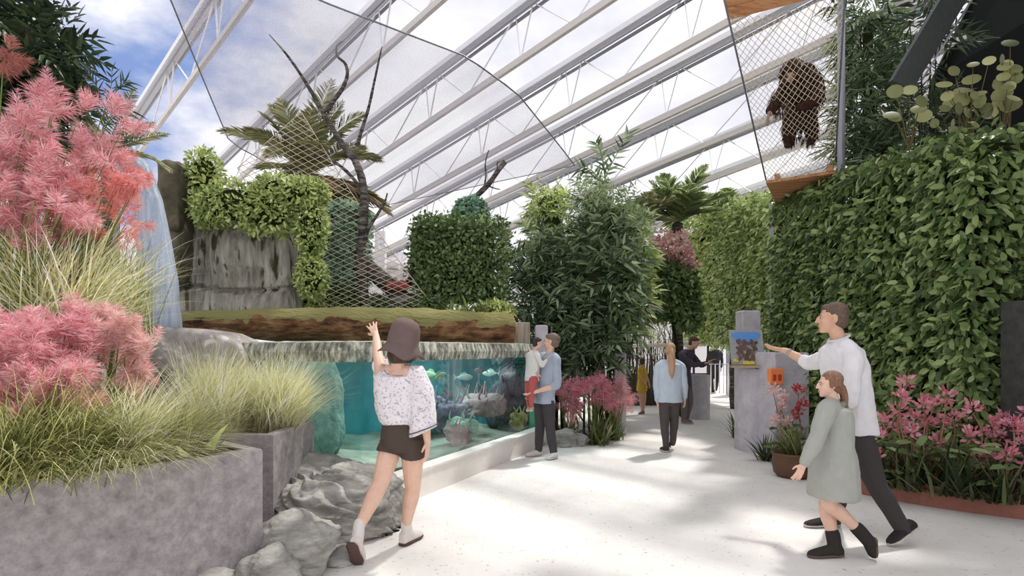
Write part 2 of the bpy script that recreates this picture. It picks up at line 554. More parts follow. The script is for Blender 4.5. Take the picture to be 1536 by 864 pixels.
M['moss'] = stone('mossy_bark', [srgb(60, 40, 28), srgb(122, 86, 58), srgb(168, 128, 92)], scale=5, bump=1.0, bscale=11, bdist=.06, rough=.95, stretch=(.5, 1.8, 1.8), pos=[.36, .5, .66])
mossy_log()
M['cutwood'] = stone('cut_timber', [srgb(150, 122, 92), srgb(196, 172, 140)], scale=9, bump=.2, rough=.8)
M['bark'] = stone('dark_banded_bark', [srgb(42, 38, 36), srgb(84, 78, 74), srgb(150, 142, 134)], scale=9, bump=.7, bscale=22, rough=.9, stretch=(.6, .6, 3.2), pos=[.35, .5, .66])
M['stem'] = plain('brown_green_stem', srgb(92, 84, 52), .8)
M['stem_green'] = plain('green_stem', srgb(112, 132, 62), .6)
M['twig'] = plain('brown_twig', srgb(88, 70, 52), .85)
M['plank'] = stone('warm_planks', [srgb(150, 96, 62), srgb(196, 140, 98), srgb(214, 164, 122)], scale=3, bump=.3, bscale=20, rough=.65, stretch=(.5, 9, 9))
M['white_steel'] = plain('white_painted_steel', srgb(236, 235, 240), .45, var=.03)
M['cream_steel'] = plain('beige_painted_steel', srgb(214, 208, 204), .5, var=.03)
M['grey_steel'] = plain('grey_steel', srgb(150, 150, 156), .4, .6, var=.04)
M['netcord'] = plain('cream_net_cord', srgb(222, 208, 184), .8, var=.05)
M['cable'] = plain('grey_cable', srgb(130, 134, 142), .5, .4)
M['dark'] = plain('charcoal_cladding', srgb(24, 26, 24), .8, spec=.15, var=.1)
M['darkgreen_wall'] = stone('dark_stone_pillar', [srgb(52, 52, 50), srgb(78, 78, 76)], scale=10, bump=.4, rough=.85)
M['brownedge'] = plain('red_brown_edging', srgb(150, 98, 84), .6)
M['white_wall'] = plain('white_render', srgb(226, 224, 226), .8, var=.02)

# ------------------------------------------------------------------ floor
mb = MB(); box(mb, (0, 14, -.1), (44, 36, .2))
tag(mb.build('floor', M['floor'], smooth=False), kind='structure')

# ------------------------------------------------------------------ roof trusses
BD = np.array([-1.02, 1.0, -.22])


def truss_pt(px0, d, dz=0.0):
    return np.array([(px0 - CX) / 90.0, 10, 7.3 + dz]) + BD * (d - 10)


TR = [315, 570, 795, 1006, 1195, 1386, 1570, 1760, 1945, 2130, 2310]
names = ['outermost', 'second', 'third', 'fourth', 'fifth', 'sixth', 'seventh', 'eighth', 'ninth', 'tenth', 'eleventh']
for k, px0 in enumerate(TR):
    d0, d1 = {1386: 9.6, 1570: 10.6, 1760: 12.0, 1945: 13.2, 2130: 14.4, 2310: 15.5}.get(px0, 4.5), 24.0
    root = thing('roof_truss', 'pale steel roof truss, %s counted from the blue patch of sky' % names[k], 'roof truss', truss_pt(px0, d0, -.9), 'roof trusses')
    b = nrm(BD); s, u, _ = frame_from(b)
    mb = MB()
    L = np.linalg.norm(BD) * (d1 - d0); c = (truss_pt(px0, d0) + truss_pt(px0, d1)) / 2
    box(mb, c, (L, .19, .10), axes=[b, s, u])
    mb.build('top_chord', M['white_steel'], root, smooth=False)
    mb = MB()
    for q in (-.07, .07):
        box(mb, c + s * q + np.array([0, 0, -.14]), (L, .03, .05), axes=[b, s, u])
    mb.build('glazing_bar', M['grey_steel'], root, smooth=False)
    mb = MB()
    c2 = (truss_pt(px0, d0, -.92) + truss_pt(px0, d1, -.92)) / 2
    box(mb, c2, (L, .07, .07), axes=[b, s, u]); box(mb, c2 + np.array([0, 0, .07]), (L, .03, .04), axes=[b, s, u])
    mb.build('bottom_chord', M['cream_steel'], root, smooth=False)
    pts, dd, kk = [], d0 + .2 * (k % 3), 0
    while dd < d1 - .8:
        pts += [truss_pt(px0, dd, -.9), truss_pt(px0, dd + .08, -.08), truss_pt(px0, dd + .95, -.9), truss_pt(px0, dd + 1.55, -.08)]
        dd += 1.75
    mb = MB()
    tube(mb, pts, .017, n=4, caps=True)
    mb.build('lattice', M['white_steel'], root, smooth=False)

# upright posts of the roof
mb = MB(); p = at(44, 522, 8.6); box(mb, (p[0], p[1], 3.3), (.16, .16, 6.6), bev=.02)
o = mb.build('roof_post', M['cream_steel'], smooth=False)
tag(o, 'square beige roof post rising behind the dark broadleaf tree', 'post')

# ------------------------------------------------------------------ shade net
def shadenet_material():
    m, nt, nd, lk = newmat('grey_shade_mesh')
    tc = nd.new('ShaderNodeTexCoord'); mp = nd.new('ShaderNodeMapping'); mp.inputs['Rotation'].default_value = (0, 0, .5)
    lk.new(tc.outputs['Object'], mp.inputs[0])
    wv = []
    for ax in ('X', 'Y'):
        n = nd.new('ShaderNodeTexWave'); n.wave_type = 'BANDS'; n.bands_direction = ax; n.inputs['Scale'].default_value = 13
        lk.new(mp.outputs[0], n.inputs['Vector']); wv.append(n)
    mxn = nd.new('ShaderNodeMath'); mxn.operation = 'MAXIMUM'; lk.new(wv[0].outputs['Fac'], mxn.inputs[0]); lk.new(wv[1].outputs['Fac'], mxn.inputs[1])
    r = ramp(nd, [(.10, .10, .10), (.62, .62, .62)], [.5, .97]); lk.new(mxn.outputs[0], r.inputs[0])
    d = nd.new('ShaderNodeBsdfDiffuse'); d.inputs[0].default_value = rgba(srgb(176, 172, 184))
    t2 = nd.new('ShaderNodeBsdfTranslucent'); t2.inputs[0].default_value = rgba(srgb(176, 172, 184))
    a0 = nd.new('ShaderNodeMixShader'); a0.inputs[0].default_value = .35; lk.new(d.outputs[0], a0.inputs[1]); lk.new(t2.outputs[0], a0.inputs[2])
    t = nd.new('ShaderNodeBsdfTransparent'); mx = nd.new('ShaderNodeMixShader')
    lk.new(r.outputs[0], mx.inputs[0]); lk.new(t.outputs[0], mx.inputs[1]); lk.new(a0.outputs[0], mx.inputs[2])
    o = nd.new('ShaderNodeOutputMaterial'); lk.new(mx.outputs[0], o.inputs[0])
    return m


def on_net(px, py):
    d = 6.6 / ((522 - py) / 900 + .22)
    return at(px, py, d)


left = [(235, -40), (256, 0), (300, 108), (345, 215), (372, 228), (470, 285), (560, 312)]
right = [(400, -40), (478, 0), (600, 47), (700, 85), (776, 140), (836, 214), (862, 248)]
def resamp(pl, n):
    pl = np.array(pl, dtype=float); s = np.r_[0, np.cumsum(np.linalg.norm(np.diff(pl, axis=0), axis=1))]
    t = np.linspace(0, s[-1], n); return np.c_[np.interp(t, s, pl[:, 0]), np.interp(t, s, pl[:, 1])]
A, B = resamp(left, 22), resamp(right, 22)
rows = []
for i in range(22):
    row = []
    for j in range(14):
        t = j / 13; q = A[i] * (1 - t) + B[i] * t
        p = on_net(*q); p[2] += .12 * math.sin(t * PI) * math.sin(i / 21 * PI); row.append(p)
    rows.append(np.array(row))
mb = MB(); loft(mb, rows, caps=False, closed=False)
root = thing('shade_net', 'fine grey shade net stretched flat under the roof trusses', 'net', rows[11][7])
mb.build('mesh_sheet', shadenet_material(), root)
mb = MB(); tube(mb, [r[0] for r in rows], .012, n=5); tube(mb, [r[-1] for r in rows], .014, n=5)
tube(mb, rows[0], .012, n=5); tube(mb, rows[-1], .01, n=5)
mb.build('edge_rope', M['cable'], root)

# ------------------------------------------------------------------ aquarium
GA, GB, GC = np.array([-3.5, 7.0]), np.array([-1.36, 5.45]), np.array([.27, 9.07])
IN = np.array([[-3.5, 9.3], [-1.75, 9.3], [-1.05, 11.0], [.22, 11.0]])       # back outline of the tank
GZ0, GZ1 = .27, 1.37


def wallstrip(mb, pts, th, z0, z1, side=1, mat=0):
    """vertical strip of thickness th along a polyline (offset to the given side)"""
    pts = np.asarray(pts, dtype=float); off = []
    for i in range(len(pts)):
        a = pts[max(i - 1, 0)]; b = pts[min(i + 1, len(pts) - 1)]
        t = (b - a) / np.linalg.norm(b - a); off.append(pts[i] + side * th * np.array([-t[1], t[0]]))
    off = np.array(off); n = len(pts)
    z = lambda p, h: np.c_[p, np.full(len(p), h)]
    v = np.vstack([z(pts, z0), z(pts, z1), z(off, z0), z(off, z1)])
    f = []
    for i in range(n - 1):
        f += [[i, i + 1, n + i + 1, n + i], [2 * n + i, 3 * n + i, 3 * n + i + 1, 2 * n + i + 1], [n + i, n + i + 1, 3 * n + i + 1, 3 * n + i], [i, 2 * n + i, 2 * n + i + 1, i + 1]]
    f += [[0, n, 3 * n, 2 * n], [n - 1, 3 * n - 1, 4 * n - 1, 2 * n - 1]] if False else [[0, n, 3 * n, 2 * n], [n - 1, 3 * n - 1, 4 * n - 1, 2 * n - 1]]
    mb.add(v, f, mat)


glass, gnt, gnd, glk = newmat('aquarium_glass')
tr = gnd.new('ShaderNodeBsdfTransparent'); tr.inputs[0].default_value = (.93, .985, .985, 1)
gl = gnd.new('ShaderNodeBsdfGlossy'); gl.inputs['Roughness'].default_value = .02; gl.inputs[0].default_value = (1, 1, 1, 1)
lw = gnd.new('ShaderNodeLayerWeight'); fp = gnd.new('ShaderNodeMath'); fp.operation = 'POWER'; fp.inputs[1].default_value = 4.0; glk.new(lw.outputs['Facing'], fp.inputs[0])
fr = gnd.new('ShaderNodeMath'); fr.operation = 'MULTIPLY_ADD'; fr.inputs[1].default_value = .5; fr.inputs[2].default_value = .03; glk.new(fp.outputs[0], fr.inputs[0])
mxg = gnd.new('ShaderNodeMixShader'); go = gnd.new('ShaderNodeOutputMaterial')
glk.new(fr.outputs[0], mxg.inputs[0]); glk.new(tr.outputs[0], mxg.inputs[1]); glk.new(gl.outputs[0], mxg.inputs[2]); glk.new(mxg.outputs[0], go.inputs[0])
M['glass'] = glass

water, wnt, wnd, wlk = newmat('aquarium_water')
tr = wnd.new('ShaderNodeBsdfTransparent'); tr.inputs[0].default_value = (1, 1, 1, 1)
va = wnd.new('ShaderNodeVolumeAbsorption'); va.inputs['Color'].default_value = rgba((.38, .79, .80)); va.inputs['Density'].default_value = .30
wo_ = wnd.new('ShaderNodeOutputMaterial'); wlk.new(tr.outputs[0], wo_.inputs['Surface']); wlk.new(va.outputs[0], wo_.inputs['Volume'])
M['water'] = water

M['tankwall'] = stone('teal_tank_wall', [srgb(70, 150, 160), srgb(104, 186, 194), srgb(128, 206, 210)], scale=1.3, bump=.3, rough=.9, stretch=(1, 1, .6))
M['sand'] = stone('pale_sand', [srgb(150, 140, 124), srgb(208, 198, 178)], scale=3.5, bump=.6, bscale=12, rough=1)
M['tankrock'] = stone('teal_grey_tank_rock', [srgb(96, 128, 122), srgb(150, 176, 164), srgb(190, 206, 190)], scale=4, bump=1, bscale=8, bdist=.05, rough=1)

tank = thing('aquarium', 'walk-up aquarium of teal water behind a long glass front', 'aquarium', (-1.0, 8.0, 0))
front = np.array([GA, GB, GC])
mb = MB(); wallstrip(mb, front, .05, GZ0, GZ1 + .05); mb.build('glass_front', M['glass'], tank, smooth=False)
mb = MB(); wallstrip(mb, [IN[0], IN[1], IN[2], IN[3]], .12, .0, 1.42); mb.build('back_wall', M['tankwall'], tank, smooth=False)
mb = MB(); wallstrip(mb, [IN[3] + [.0, 0], [.27, 9.3]], .1, 0, 1.42, side=1)
M['greenend'] = stone('algae_green_panel', [srgb(40, 96, 84), srgb(96, 170, 140), srgb(60, 130, 96)], scale=3, bump=.4, rough=.8, stretch=(1, 1, .5))
mb.build('end_wall', M['greenend'], tank, smooth=False)
mb = MB(); wallstrip(mb, [GA, IN[0]], .12, 0, 1.42, side=1); mb.build('side_wall', M['tankwall'], tank, smooth=False)
mb = MB(); box(mb, (-.05, 10.1, .72), (.2, .2, 1.4), bev=.01); mb.build('corner_mullion', plain('dark_mullion', srgb(72, 66, 74), .6), tank, smooth=False)
# sand bed, gently heaped
gx, gy = np.meshgrid(np.linspace(-3.5, .25, 40), np.linspace(5.4, 11, 50))
gz = .17 + .06 * np.sin(gx * 2.1 + gy) + .05 * np.sin(gy * 3.3 - gx) + .10 * np.clip((7.4 - gy) / 2, 0, 1)
def inside(x, y):
    poly = np.array([GA + [.1, .15], GB + [.0, .12], GC + [-.08, .05], IN[3] + [-.05, -.03], IN[2] + [0, -.05], IN[1] + [0, -.05], IN[0] + [.1, -.05]])
    c = np.zeros(x.shape, bool); n = len(poly)
    for i in range(n):
        (x1, y1), (x2, y2) = poly[i], poly[(i + 1) % n]
        cr = ((y1 > y) != (y2 > y)) & (x < (x2 - x1) * (y - y1) / (y2 - y1 + 1e-12) + x1); c ^= cr
    return c
okc = inside(gx, gy); fl = []
H_, W_ = gx.shape
for i in range(H_ - 1):
    for j in range(W_ - 1):
        fl.append([i * W_ + j, i * W_ + j + 1, (i + 1) * W_ + j + 1, (i + 1) * W_ + j])
# clamp outside points onto the outline's inside by pulling them to the tank centre
cx_, cy_ = -1.2, 8.3
px_, py_ = gx.copy(), gy.copy()
for _ in range(60):
    bad = ~inside(px_, py_)
    if not bad.any(): break
    px_[bad] += (cx_ - px_[bad]) * .03; py_[bad] += (cy_ - py_[bad]) * .03
mb = MB(); mb.add(np.stack([px_.ravel(), py_.ravel(), gz.ravel()], -1), np.array(fl)); mb.build('sand_bed', M['sand'], tank)
poly = np.array([GA + [.06, .1], GB + [.0, .09], GC + [-.06, .03], [.15, 10.97], IN[2] + [0, -.02], IN[1] + [0, -.02], IN[0] + [.03, -.02]])
mb = MB(); prism(mb, poly, .05, 1.33); mb.build('water', M['water'], tank, smooth=False)

# lip of dripstone along the glass top
def lip_ring(c, t):
    n = np.array([-t[1], t[0], 0]) ; z = np.array([0, 0, 1.0])
    return None
path = np.array([GA + (GA - GB) * .1, GA, GA * .6 + GB * .4, GB * .9 + GA * .1, GB * .94 + GC * .06, GB * .75 + GC * .25, GB * .5 + GC * .5, GB * .25 + GC * .75, GC])
s_ = np.r_[0, np.cumsum(np.linalg.norm(np.diff(path, axis=0), axis=1))]; tt = np.linspace(0, s_[-1], 120)
pp = np.c_[np.interp(tt, s_, path[:, 0]), np.interp(tt, s_, path[:, 1])]
rings = []
for i in range(120):
    t = pp[min(i + 1, 119)] - pp[max(i - 1, 0)]; t = t / np.linalg.norm(t); nn = np.array([-t[1], t[0], 0])
    wv = mnoise.noise(Vector((i * .35, 1, 0))) * .5 + mnoise.noise(Vector((i * .9, 7, 0))) * .5
    prof = [(-.09 - .02 * wv, 1.37 + .03 * wv), (-.11, 1.46), (-.08, 1.555 + .012 * wv), (.14, 1.57 + .01 * wv), (.2, 1.46), (.14, 1.39)]
    rings.append(np.array([np.r_[pp[i], 0] + nn * a + [0, 0, z] for a, z in prof]))
mb = MB(); loft(mb, rings); mb.build('stone_lip', M['lip'], tank, smooth=False)

# curb at the foot of the glass
cur = thing('aquarium_curb', 'low cream stone curb along the foot of the aquarium glass', 'curb', (-.4, 7.3, 0))
cd = (GC - GB) / np.linalg.norm(GC - GB); cn = np.array([cd[1], -cd[0]])
q0, q1 = GB - cd * .15, GC + cd * .30
poly = [q0 + cn * .17, q1 + cn * .17, q1 + cn * .004, q0 + cn * .004]
mb = MB(); prism(mb, poly, 0, .262); mb.build('face_block', M['curb'], cur, smooth=False)
mb = MB(); poly = [q0 + cn * .185, q1 + cn * .185, q1 + cn * .006, q0 + cn * .006]; prism(mb, poly, .262, .285); mb.build('coping', M['curb'], cur, smooth=False)

# timber and stone post at the tank's end
pr = thing('timber_post', 'square grey timber corner post beside the aquarium glass', 'post', (at(790, 522, 9.3)[0], 9.38, 0))
mb = MB(); c = at(783, 522, 9.35); box(mb, (.11, 9.44, 1.66), (.34, .26, .48), bev=.01); 
M['greytimber'] = stone('weathered_timber', [srgb(128, 118, 104), srgb(176, 166, 150), srgb(200, 192, 178)], scale=4, bump=.5, bscale=12, rough=.9, stretch=(6, 6, .5))
mb.build('post_body', M['greytimber'], pr, smooth=False)
mb = MB(); c = at(806, 522, 9.5); box(mb, (c[0] + .06, 9.5, .93), (.2, .3, 1.86), bev=.02); mb.build('stone_cheek', M['concrete_light'], pr, smooth=False)

# ------------------------------------------------------------------ log over the tank
lg = thing('fallen_log', 'mossy bark-covered log lying across the aquarium rim', 'log', at(520, 512, 8.4))
p0, p1 = at(268, 488, 7.9), at(766, 496, 9.15)
mb = MB(); n = 60; rings = []
ax = nrm(p1 - p0); s, u, _ = frame_from(ax)
for i in range(n):
    t = i / (n - 1); c = p0 + (p1 - p0) * t + np.array([0, 0, .045 * math.sin(t * PI)])
    r = (.18 + .10 * min(t * 1.6, 1)) * (1 - .06 * t)
    ang = np.arange(28) * 2 * PI / 28
    rr = np.array([r * (1 + .10 * mnoise.noise(Vector((t * 16, math.cos(a) * 1.6, math.sin(a) * 1.6))) + .06 * mnoise.noise(Vector((t * 46, math.cos(a) * 5, math.sin(a) * 5)))) for a in ang])
    rings.append(c + np.outer(rr * np.cos(ang), s) + np.outer(rr * np.sin(ang), u))
loft(mb, rings, caps=False); mb.build('trunk', M['moss'], lg)
mb = MB(); e = rings[-1]; c = e.mean(0)
loft(mb, [e, c + (e - c) * .93 + ax * .015, c + (e - c) * .4 + ax * .018], mat=0); mb.build('sawn_end', M['cutwood'], lg)
g = rng_(8)
mb = MB(); 
for k in range(7):
    t0 = g.uniform(0, .12); a = g.uniform(.2, 1.6)
    off = -np.cos(a) * u * 0 + np.array([0, -.17, .02 + .05 * k * .3])
    tube(mb, [p0 + ax * -.05 + off * g.uniform(.6, 1), p0 + ax * .5 + off * 1.05 + [0, 0, -.03], p0 + ax * g.uniform(.9, 1.5) + off + [0, -.03, -.10]], [.014, .018, .006], n=5, sub=4)
mb.build('loose_vine', M['twig'], lg)

# ------------------------------------------------------------------ planting terrace behind the tank, left bank
mb = MB()
poly = [(-7.5, 9.45), (-1.9, 9.45), (-1.15, 11.2), (.6, 11.2), (.6, 16), (-7.5, 16)]
prism(mb, poly, 0, 1.45)
tag(mb.build('ground_terrace', M['soil'], smooth=False), kind='structure')
mb = MB(); rock(mb, (-5.15, 5.3, .6), (1.75, 1.2, 1.0), seed=21, sub=5, squarish=.5, rough=.2)
tag(mb.build('bank_boulder', M['rock']), 'broad grey boulder bank under the upper pink plumes', 'rock')

# concrete ledge catching the waterfall
ld = thing('waterfall_ledge', 'smooth grey stone ledge that catches the waterfall', 'ledge', at(280, 522, 6.3))
top = [(150, 484), (185, 484), (230, 490), (280, 493), (325, 500), (352, 512), (370, 530)]
rings = []
for i, (px, py) in enumerate(top):
    a = at(px, py, 6.35); zt = a[2]; zb = 1.2
    rings.append(np.array([[a[0], 6.35, zb], [a[0], 6.33, zt - .05], [a[0], 6.38, zt], [a[0], 6.95, zt + .01], [a[0], 6.95, zb]]))
mb = MB(); loft(mb, rings)
mb.build('ledge_slab', stone('wet_grey_stone', [srgb(128, 122, 118), srgb(168, 160, 156), srgb(200, 196, 194)], scale=5, bump=.3, rough=.45, spots=(9, srgb(220, 216, 212), .6)), ld)
mb = MB(); box(mb, (-3.55, 6.75, .6), (1.5, .5, 1.2), bev=.04)
mb.build('ledge_base', M['concrete'], ld, smooth=False)

# ------------------------------------------------------------------ cliff
cl_ = thing('cliff_rock', 'tall flat-faced grey cliff rock behind the fallen log', 'cliff', at(350, 522, 9.0))
face = [(258, 330), (280, 318), (310, 322), (350, 330), (395, 332), (428, 345), (445, 375), (452, 410), (458, 440), (457, 478)]
D0 = 8.95
n_, m_ = 70, 60
P = np.zeros((m_, n_, 3))
edge_r = resamp([(430, 318), (438, 345), (448, 378), (453, 410), (459, 442), (456, 500)], m_)
for i in range(m_):
    for j in range(n_):
        t = j / (n_ - 1); py = edge_r[i, 1]; xl = 246 + 6 * math.sin(i * .2)
        px = xl + (edge_r[i, 0] - xl) * t
        q = at(px, py, D0)
        x, z = q[0], q[2]
        flute = mnoise.noise(Vector((x * 4.2, z * .8, 3))) * .10 + abs(mnoise.noise(Vector((x * 9, z * 1.4, 9)))) * -.07
        strat = -.05 * max(0, math.sin(z * 6 + mnoise.noise(Vector((x * 1.5, z, 5))) * 2.4)) + (-.09 if abs(z - 2.42 - .08 * math.sin(x * 2)) < .035 else 0)
        side = .55 * max(0, (t - .88) / .12) ** 2
        q = at(px, py, D0 + side - flute - strat + .12 * mnoise.noise(Vector((x * 1.3, z * 1.3, 1))))
        P[i, j] = q
rows = [P[i] for i in range(m_)]
# close the block at the back so that it is a solid stone
back = [np.c_[r[:, 0], np.full(n_, 10.3), r[:, 2]] for r in rows]
rings = [np.vstack([rows[i], back[i][::-1]]) for i in range(m_)]
mb = MB(); loft(mb, rings[::-1]); mb.build('rock_face', M['cliff'], cl_)
mb = MB(); rock(mb, at(266, 305, 8.75), (.24, .4, .62), seed=5, sub=4, rough=.3, squarish=.4); rock(mb, at(262, 380, 8.8), (.2, .35, .7), seed=6, sub=4, rough=.3, squarish=.4)
mb.build('dark_shoulder', stone('dark_mossy_stone', [srgb(70, 66, 52), srgb(116, 110, 92)], scale=5, bump=1, rough=.95), cl_)

# ------------------------------------------------------------------ waterfall
wf, fnt, fnd, flk = newmat('falling_water')
tc = fnd.new('ShaderNodeTexCoord'); mp = fnd.new('ShaderNodeMapping'); mp.inputs['Scale'].default_value = (14, 14, 1.1); flk.new(tc.outputs['Object'], mp.inputs[0])
nz = fnd.new('ShaderNodeTexNoise'); nz.inputs['Scale'].default_value = 1.6; nz.inputs['Detail'].default_value = 6; flk.new(mp.outputs[0], nz.inputs['Vector'])
r = ramp(fnd, [(.25, .25, .25), (.72, .72, .72), (1, 1, 1)], [.36, .5, .62]); flk.new(nz.outputs[0], r.inputs[0])
b = fnd.new('ShaderNodeBsdfPrincipled'); b.inputs['Base Color'].default_value = rgba(srgb(226, 234, 244)); b.inputs['Roughness'].default_value = .35
tl = fnd.new('ShaderNodeBsdfTranslucent'); tl.inputs[0].default_value = rgba(srgb(220, 230, 244))
m1 = fnd.new('ShaderNodeMixShader'); m1.inputs[0].default_value = .5; flk.new(b.outputs[0], m1.inputs[1]); flk.new(tl.outputs[0], m1.inputs[2])
t = fnd.new('ShaderNodeBsdfTransparent'); mx = fnd.new('ShaderNodeMixShader'); flk.new(r.outputs[0], mx.inputs[0]); flk.new(t.outputs[0], mx.inputs[1]); flk.new(m1.outputs[0], mx.inputs[2])
o_ = fnd.new('ShaderNodeOutputMaterial'); flk.new(mx.outputs[0], o_.inputs[0]); M['fall'] = wf
cpath = [(146, 214, 26), (178, 226, 36), (202, 252, 44), (218, 300, 48), (228, 360, 52), (236, 420, 56), (242, 494, 58)]
wfroot = thing('waterfall', 'narrow white waterfall pouring onto the grey ledge', 'waterfall', at(240, 490, 6.6))
for lay in range(3):
    rings = []
    for k, (px, py, wd) in enumerate(cpath):
        d = 6.9 - .35 * min(k / 3, 1) - .05 * lay; c = at(px, py, d); hw = wd * d / 900 * .5 * (1 - .1 * lay)
        nrow = []
        tdir = np.array([.5, 0, .85]) if k == 0 else (np.array([.75, 0, .6]) if k == 1 else (np.array([.95, 0, .25]) if k == 2 else np.array([1, 0, 0.0])))
        for j in range(17):
            a = j / 16 * 2 - 1
            nrow.append(c + tdir * a * hw + np.array([0, -.05 * math.cos(a * 1.5) + .012 * math.sin(a * 9 + k + lay * 2), 0]))
        bk = [q + [0, .04, 0] for q in nrow[::-1]]
        rings.append(np.array(nrow + bk))
    rr_ = []
    for i in range(len(rings) - 1):
        for s in range(5):
            rr_.append(rings[i] * (1 - s / 5) + rings[i + 1] * (s / 5))
    rr_.append(rings[-1])
    mb = MB(); loft(mb, rr_)
    mb.build('water_sheet', M['fall'], wfroot)
# stone spout the water leaves from
mb = MB(); rock(mb, at(128, 226, 7.0), (.42, .35, .16), seed=33, sub=4, rough=.2); 
tag(mb.build('spout_stone', M['rock']), 'flat spout stone at the head of the waterfall', 'rock')
mb = MB(); box(mb, (at(118, 226, 7.1)[0], 7.25, 1.75), (.5, .5, 3.5), bev=.05)
tag(mb.build('spout_pillar', M['cliff'], smooth=False), 'rough stone pillar carrying the waterfall spout', 'pillar', kind='thing')

# ------------------------------------------------------------------ planters in front
def planter(name, label, outer, wall, z1, soil_z):
    """outer: ground polygon, counter-clockwise"""
    outer = np.array(outer, dtype=float); c = outer.mean(0); n = len(outer); inner = []
    for i in range(n):
        a, b_, c_ = outer[i - 1], outer[i], outer[(i + 1) % n]
        n1 = np.array([-(b_ - a)[1], (b_ - a)[0]]); n1 /= np.linalg.norm(n1)
        n2 = np.array([-(c_ - b_)[1], (c_ - b_)[0]]); n2 /= np.linalg.norm(n2)
        k = (n1 + n2) / (1 + np.dot(n1, n2)); inner.append(b_ + k * wall)
    inner = np.array(inner)
    root = thing(name, label, 'planter', (c[0], c[1], 0))
    z = lambda p, h: np.c_[p, np.full(n, h)]
    e = .012
    mb = MB(); loft(mb, [z(outer, 0), z(outer, z1 - e), z(outer + (c - outer) * .004, z1), z(inner - (c - inner) * .004, z1), z(inner, z1 - e), z(inner, .0)], caps=False)
    mb.build('concrete_walls', M['concrete'], root, smooth=False)
    mb = MB(); prism(mb, inner, .02, soil_z); mb.build('soil_fill', M['soil'], root, smooth=False)
    return root


c0 = at(394, 674, 3.85)[:2]; c1 = at(0, 727, 2.85)[:2]
fd = (c0 - c1) / np.linalg.norm(c0 - c1); bn = np.array([-fd[1], fd[0]])
far = c1 - fd * 1.4
PZ = .852
planter('concrete_planter', 'long grey concrete planter of grasses and pink plumes, nearest one', [far, c0, c0 + bn * 1.15, far + bn * 1.15], .09, PZ, .74)
k0, k1 = at(410, 653, 4.47)[:2], at(477, 627, 5.57)[:2]
planter('concrete_planter', 'square lilac-grey concrete planter beside the aquarium, behind the boulder', [k0, k1 - [0, .12], k1 + [-1.25, -.02], k0 + [-.95, .1]], .08, PZ, .76)

# ------------------------------------------------------------------ boulders at the planter foot
def boulder(label, c, r, seed, rotz=0, **kw):
    mb = MB(); rock(mb, c, r, seed=seed, rotz=rotz, flat_bottom=0.0, **kw)
    o = mb.build('boulder', M['rock'])
    return tag(o, label, 'rock', 'boulders by the planters')


boulder('large layered grey boulder between planter and aquarium curb', (-1.40, 5.0, .17), (.60, .46, .44), 3, rotz=.9, sub=6, rough=.2, strata=.17, tilt=.9)
boulder('pale flat boulder under the square lilac planter', (-1.62, 5.32, .22), (.42, .33, .36), 14, rotz=.5, sub=5, strata=.12, rough=.2, tilt=.5)
boulder('rounded pale boulder at the near planter corner', (-1.47, 4.06, .08), (.30, .34, .30), 5, rotz=.3, sub=5, strata=.10, rough=.2, tilt=.4)
boulder('small grey boulder against the planter face', (-1.50, 3.72, .02), (.20, .2, .28), 9, sub=5)
boulder('low flat stone leaning at the foot of the long planter', (-1.88, 3.55, .0), (.34, .16, .19), 11, rotz=.8, sub=5)
boulder('dark stone tucked under the layered boulder', (-1.22, 4.22, .0), (.17, .13, .11), 17, rotz=.4, sub=4)

# ------------------------------------------------------------------ white house beyond
hs = thing('white_house', 'white building with three tall windows seen past the bird', 'building', at(600, 522, 21) * [1, 1, 0])
a, b_ = at(535, 440, 21.0), at(668, 440, 24.0)
hd = nrm((b_ - a) * [1, 1, 0]); hn = np.array([-hd[1], hd[0], 0])
L = np.linalg.norm((b_ - a)[:2])
mb = MB(); box(mb, (a + b_) / 2 * [1, 1, 0] + [0, 0, 2.2] + hn * 1.0, (L, 2.0, 4.4), axes=[hd, hn, [0, 0, 1]]); mb.build('wall', M['white_wall'], hs, smooth=False)
mb = MB(); box(mb, (a + b_) / 2 * [1, 1, 0] + [0, 0, 4.5] + hn * .85, (L + .4, 2.6, .16), axes=[hd, hn, [0, 0, 1]]); mb.build('eaves', M['cream_steel'], hs, smooth=False)
mb = MB(); box(mb, (a + b_) / 2 * [1, 1, 0] + [0, 0, 4.85] + hn * 1.1, (L + .2, 2.2, .5), axes=[hd, hn, [0, 0, 1]]); mb.build('parapet', M['white_wall'], hs, smooth=False)
M['pane'] = plain('window_reflection_glass', srgb(120, 132, 116), .15, spec=.6, var=.3, scale=5)
for k, t in enumerate((.36, .56, .74)):
    c = a * [1, 1, 0] + hd * L * t + np.array([0, 0, 3.4]) - hn * .02
    mb = MB()
    for sx in (-.27, .27): box(mb, c + hd * sx, (.07, .1, 1.5), axes=[hd, hn, [0, 0, 1]])
    for sz in (-.74, .74): box(mb, c + np.array([0, 0, sz]), (.6, .1, .07), axes=[hd, hn, [0, 0, 1]])
    f = mb.build('window_frame', M['white_wall'], hs, smooth=False)
    mb = MB(); box(mb, c, (.5, .05, 1.45), axes=[hd, hn, [0, 0, 1]]); mb.build('pane', M['pane'], f, smooth=False)
mb = MB(); c = at(571, 400, 20.0); box(mb, (c[0], 20.0, 2.7), (.34, .34, 5.4), bev=.03)
tag(mb.build('white_post', M['white_wall'], smooth=False), 'white square post standing before the white building', 'post')

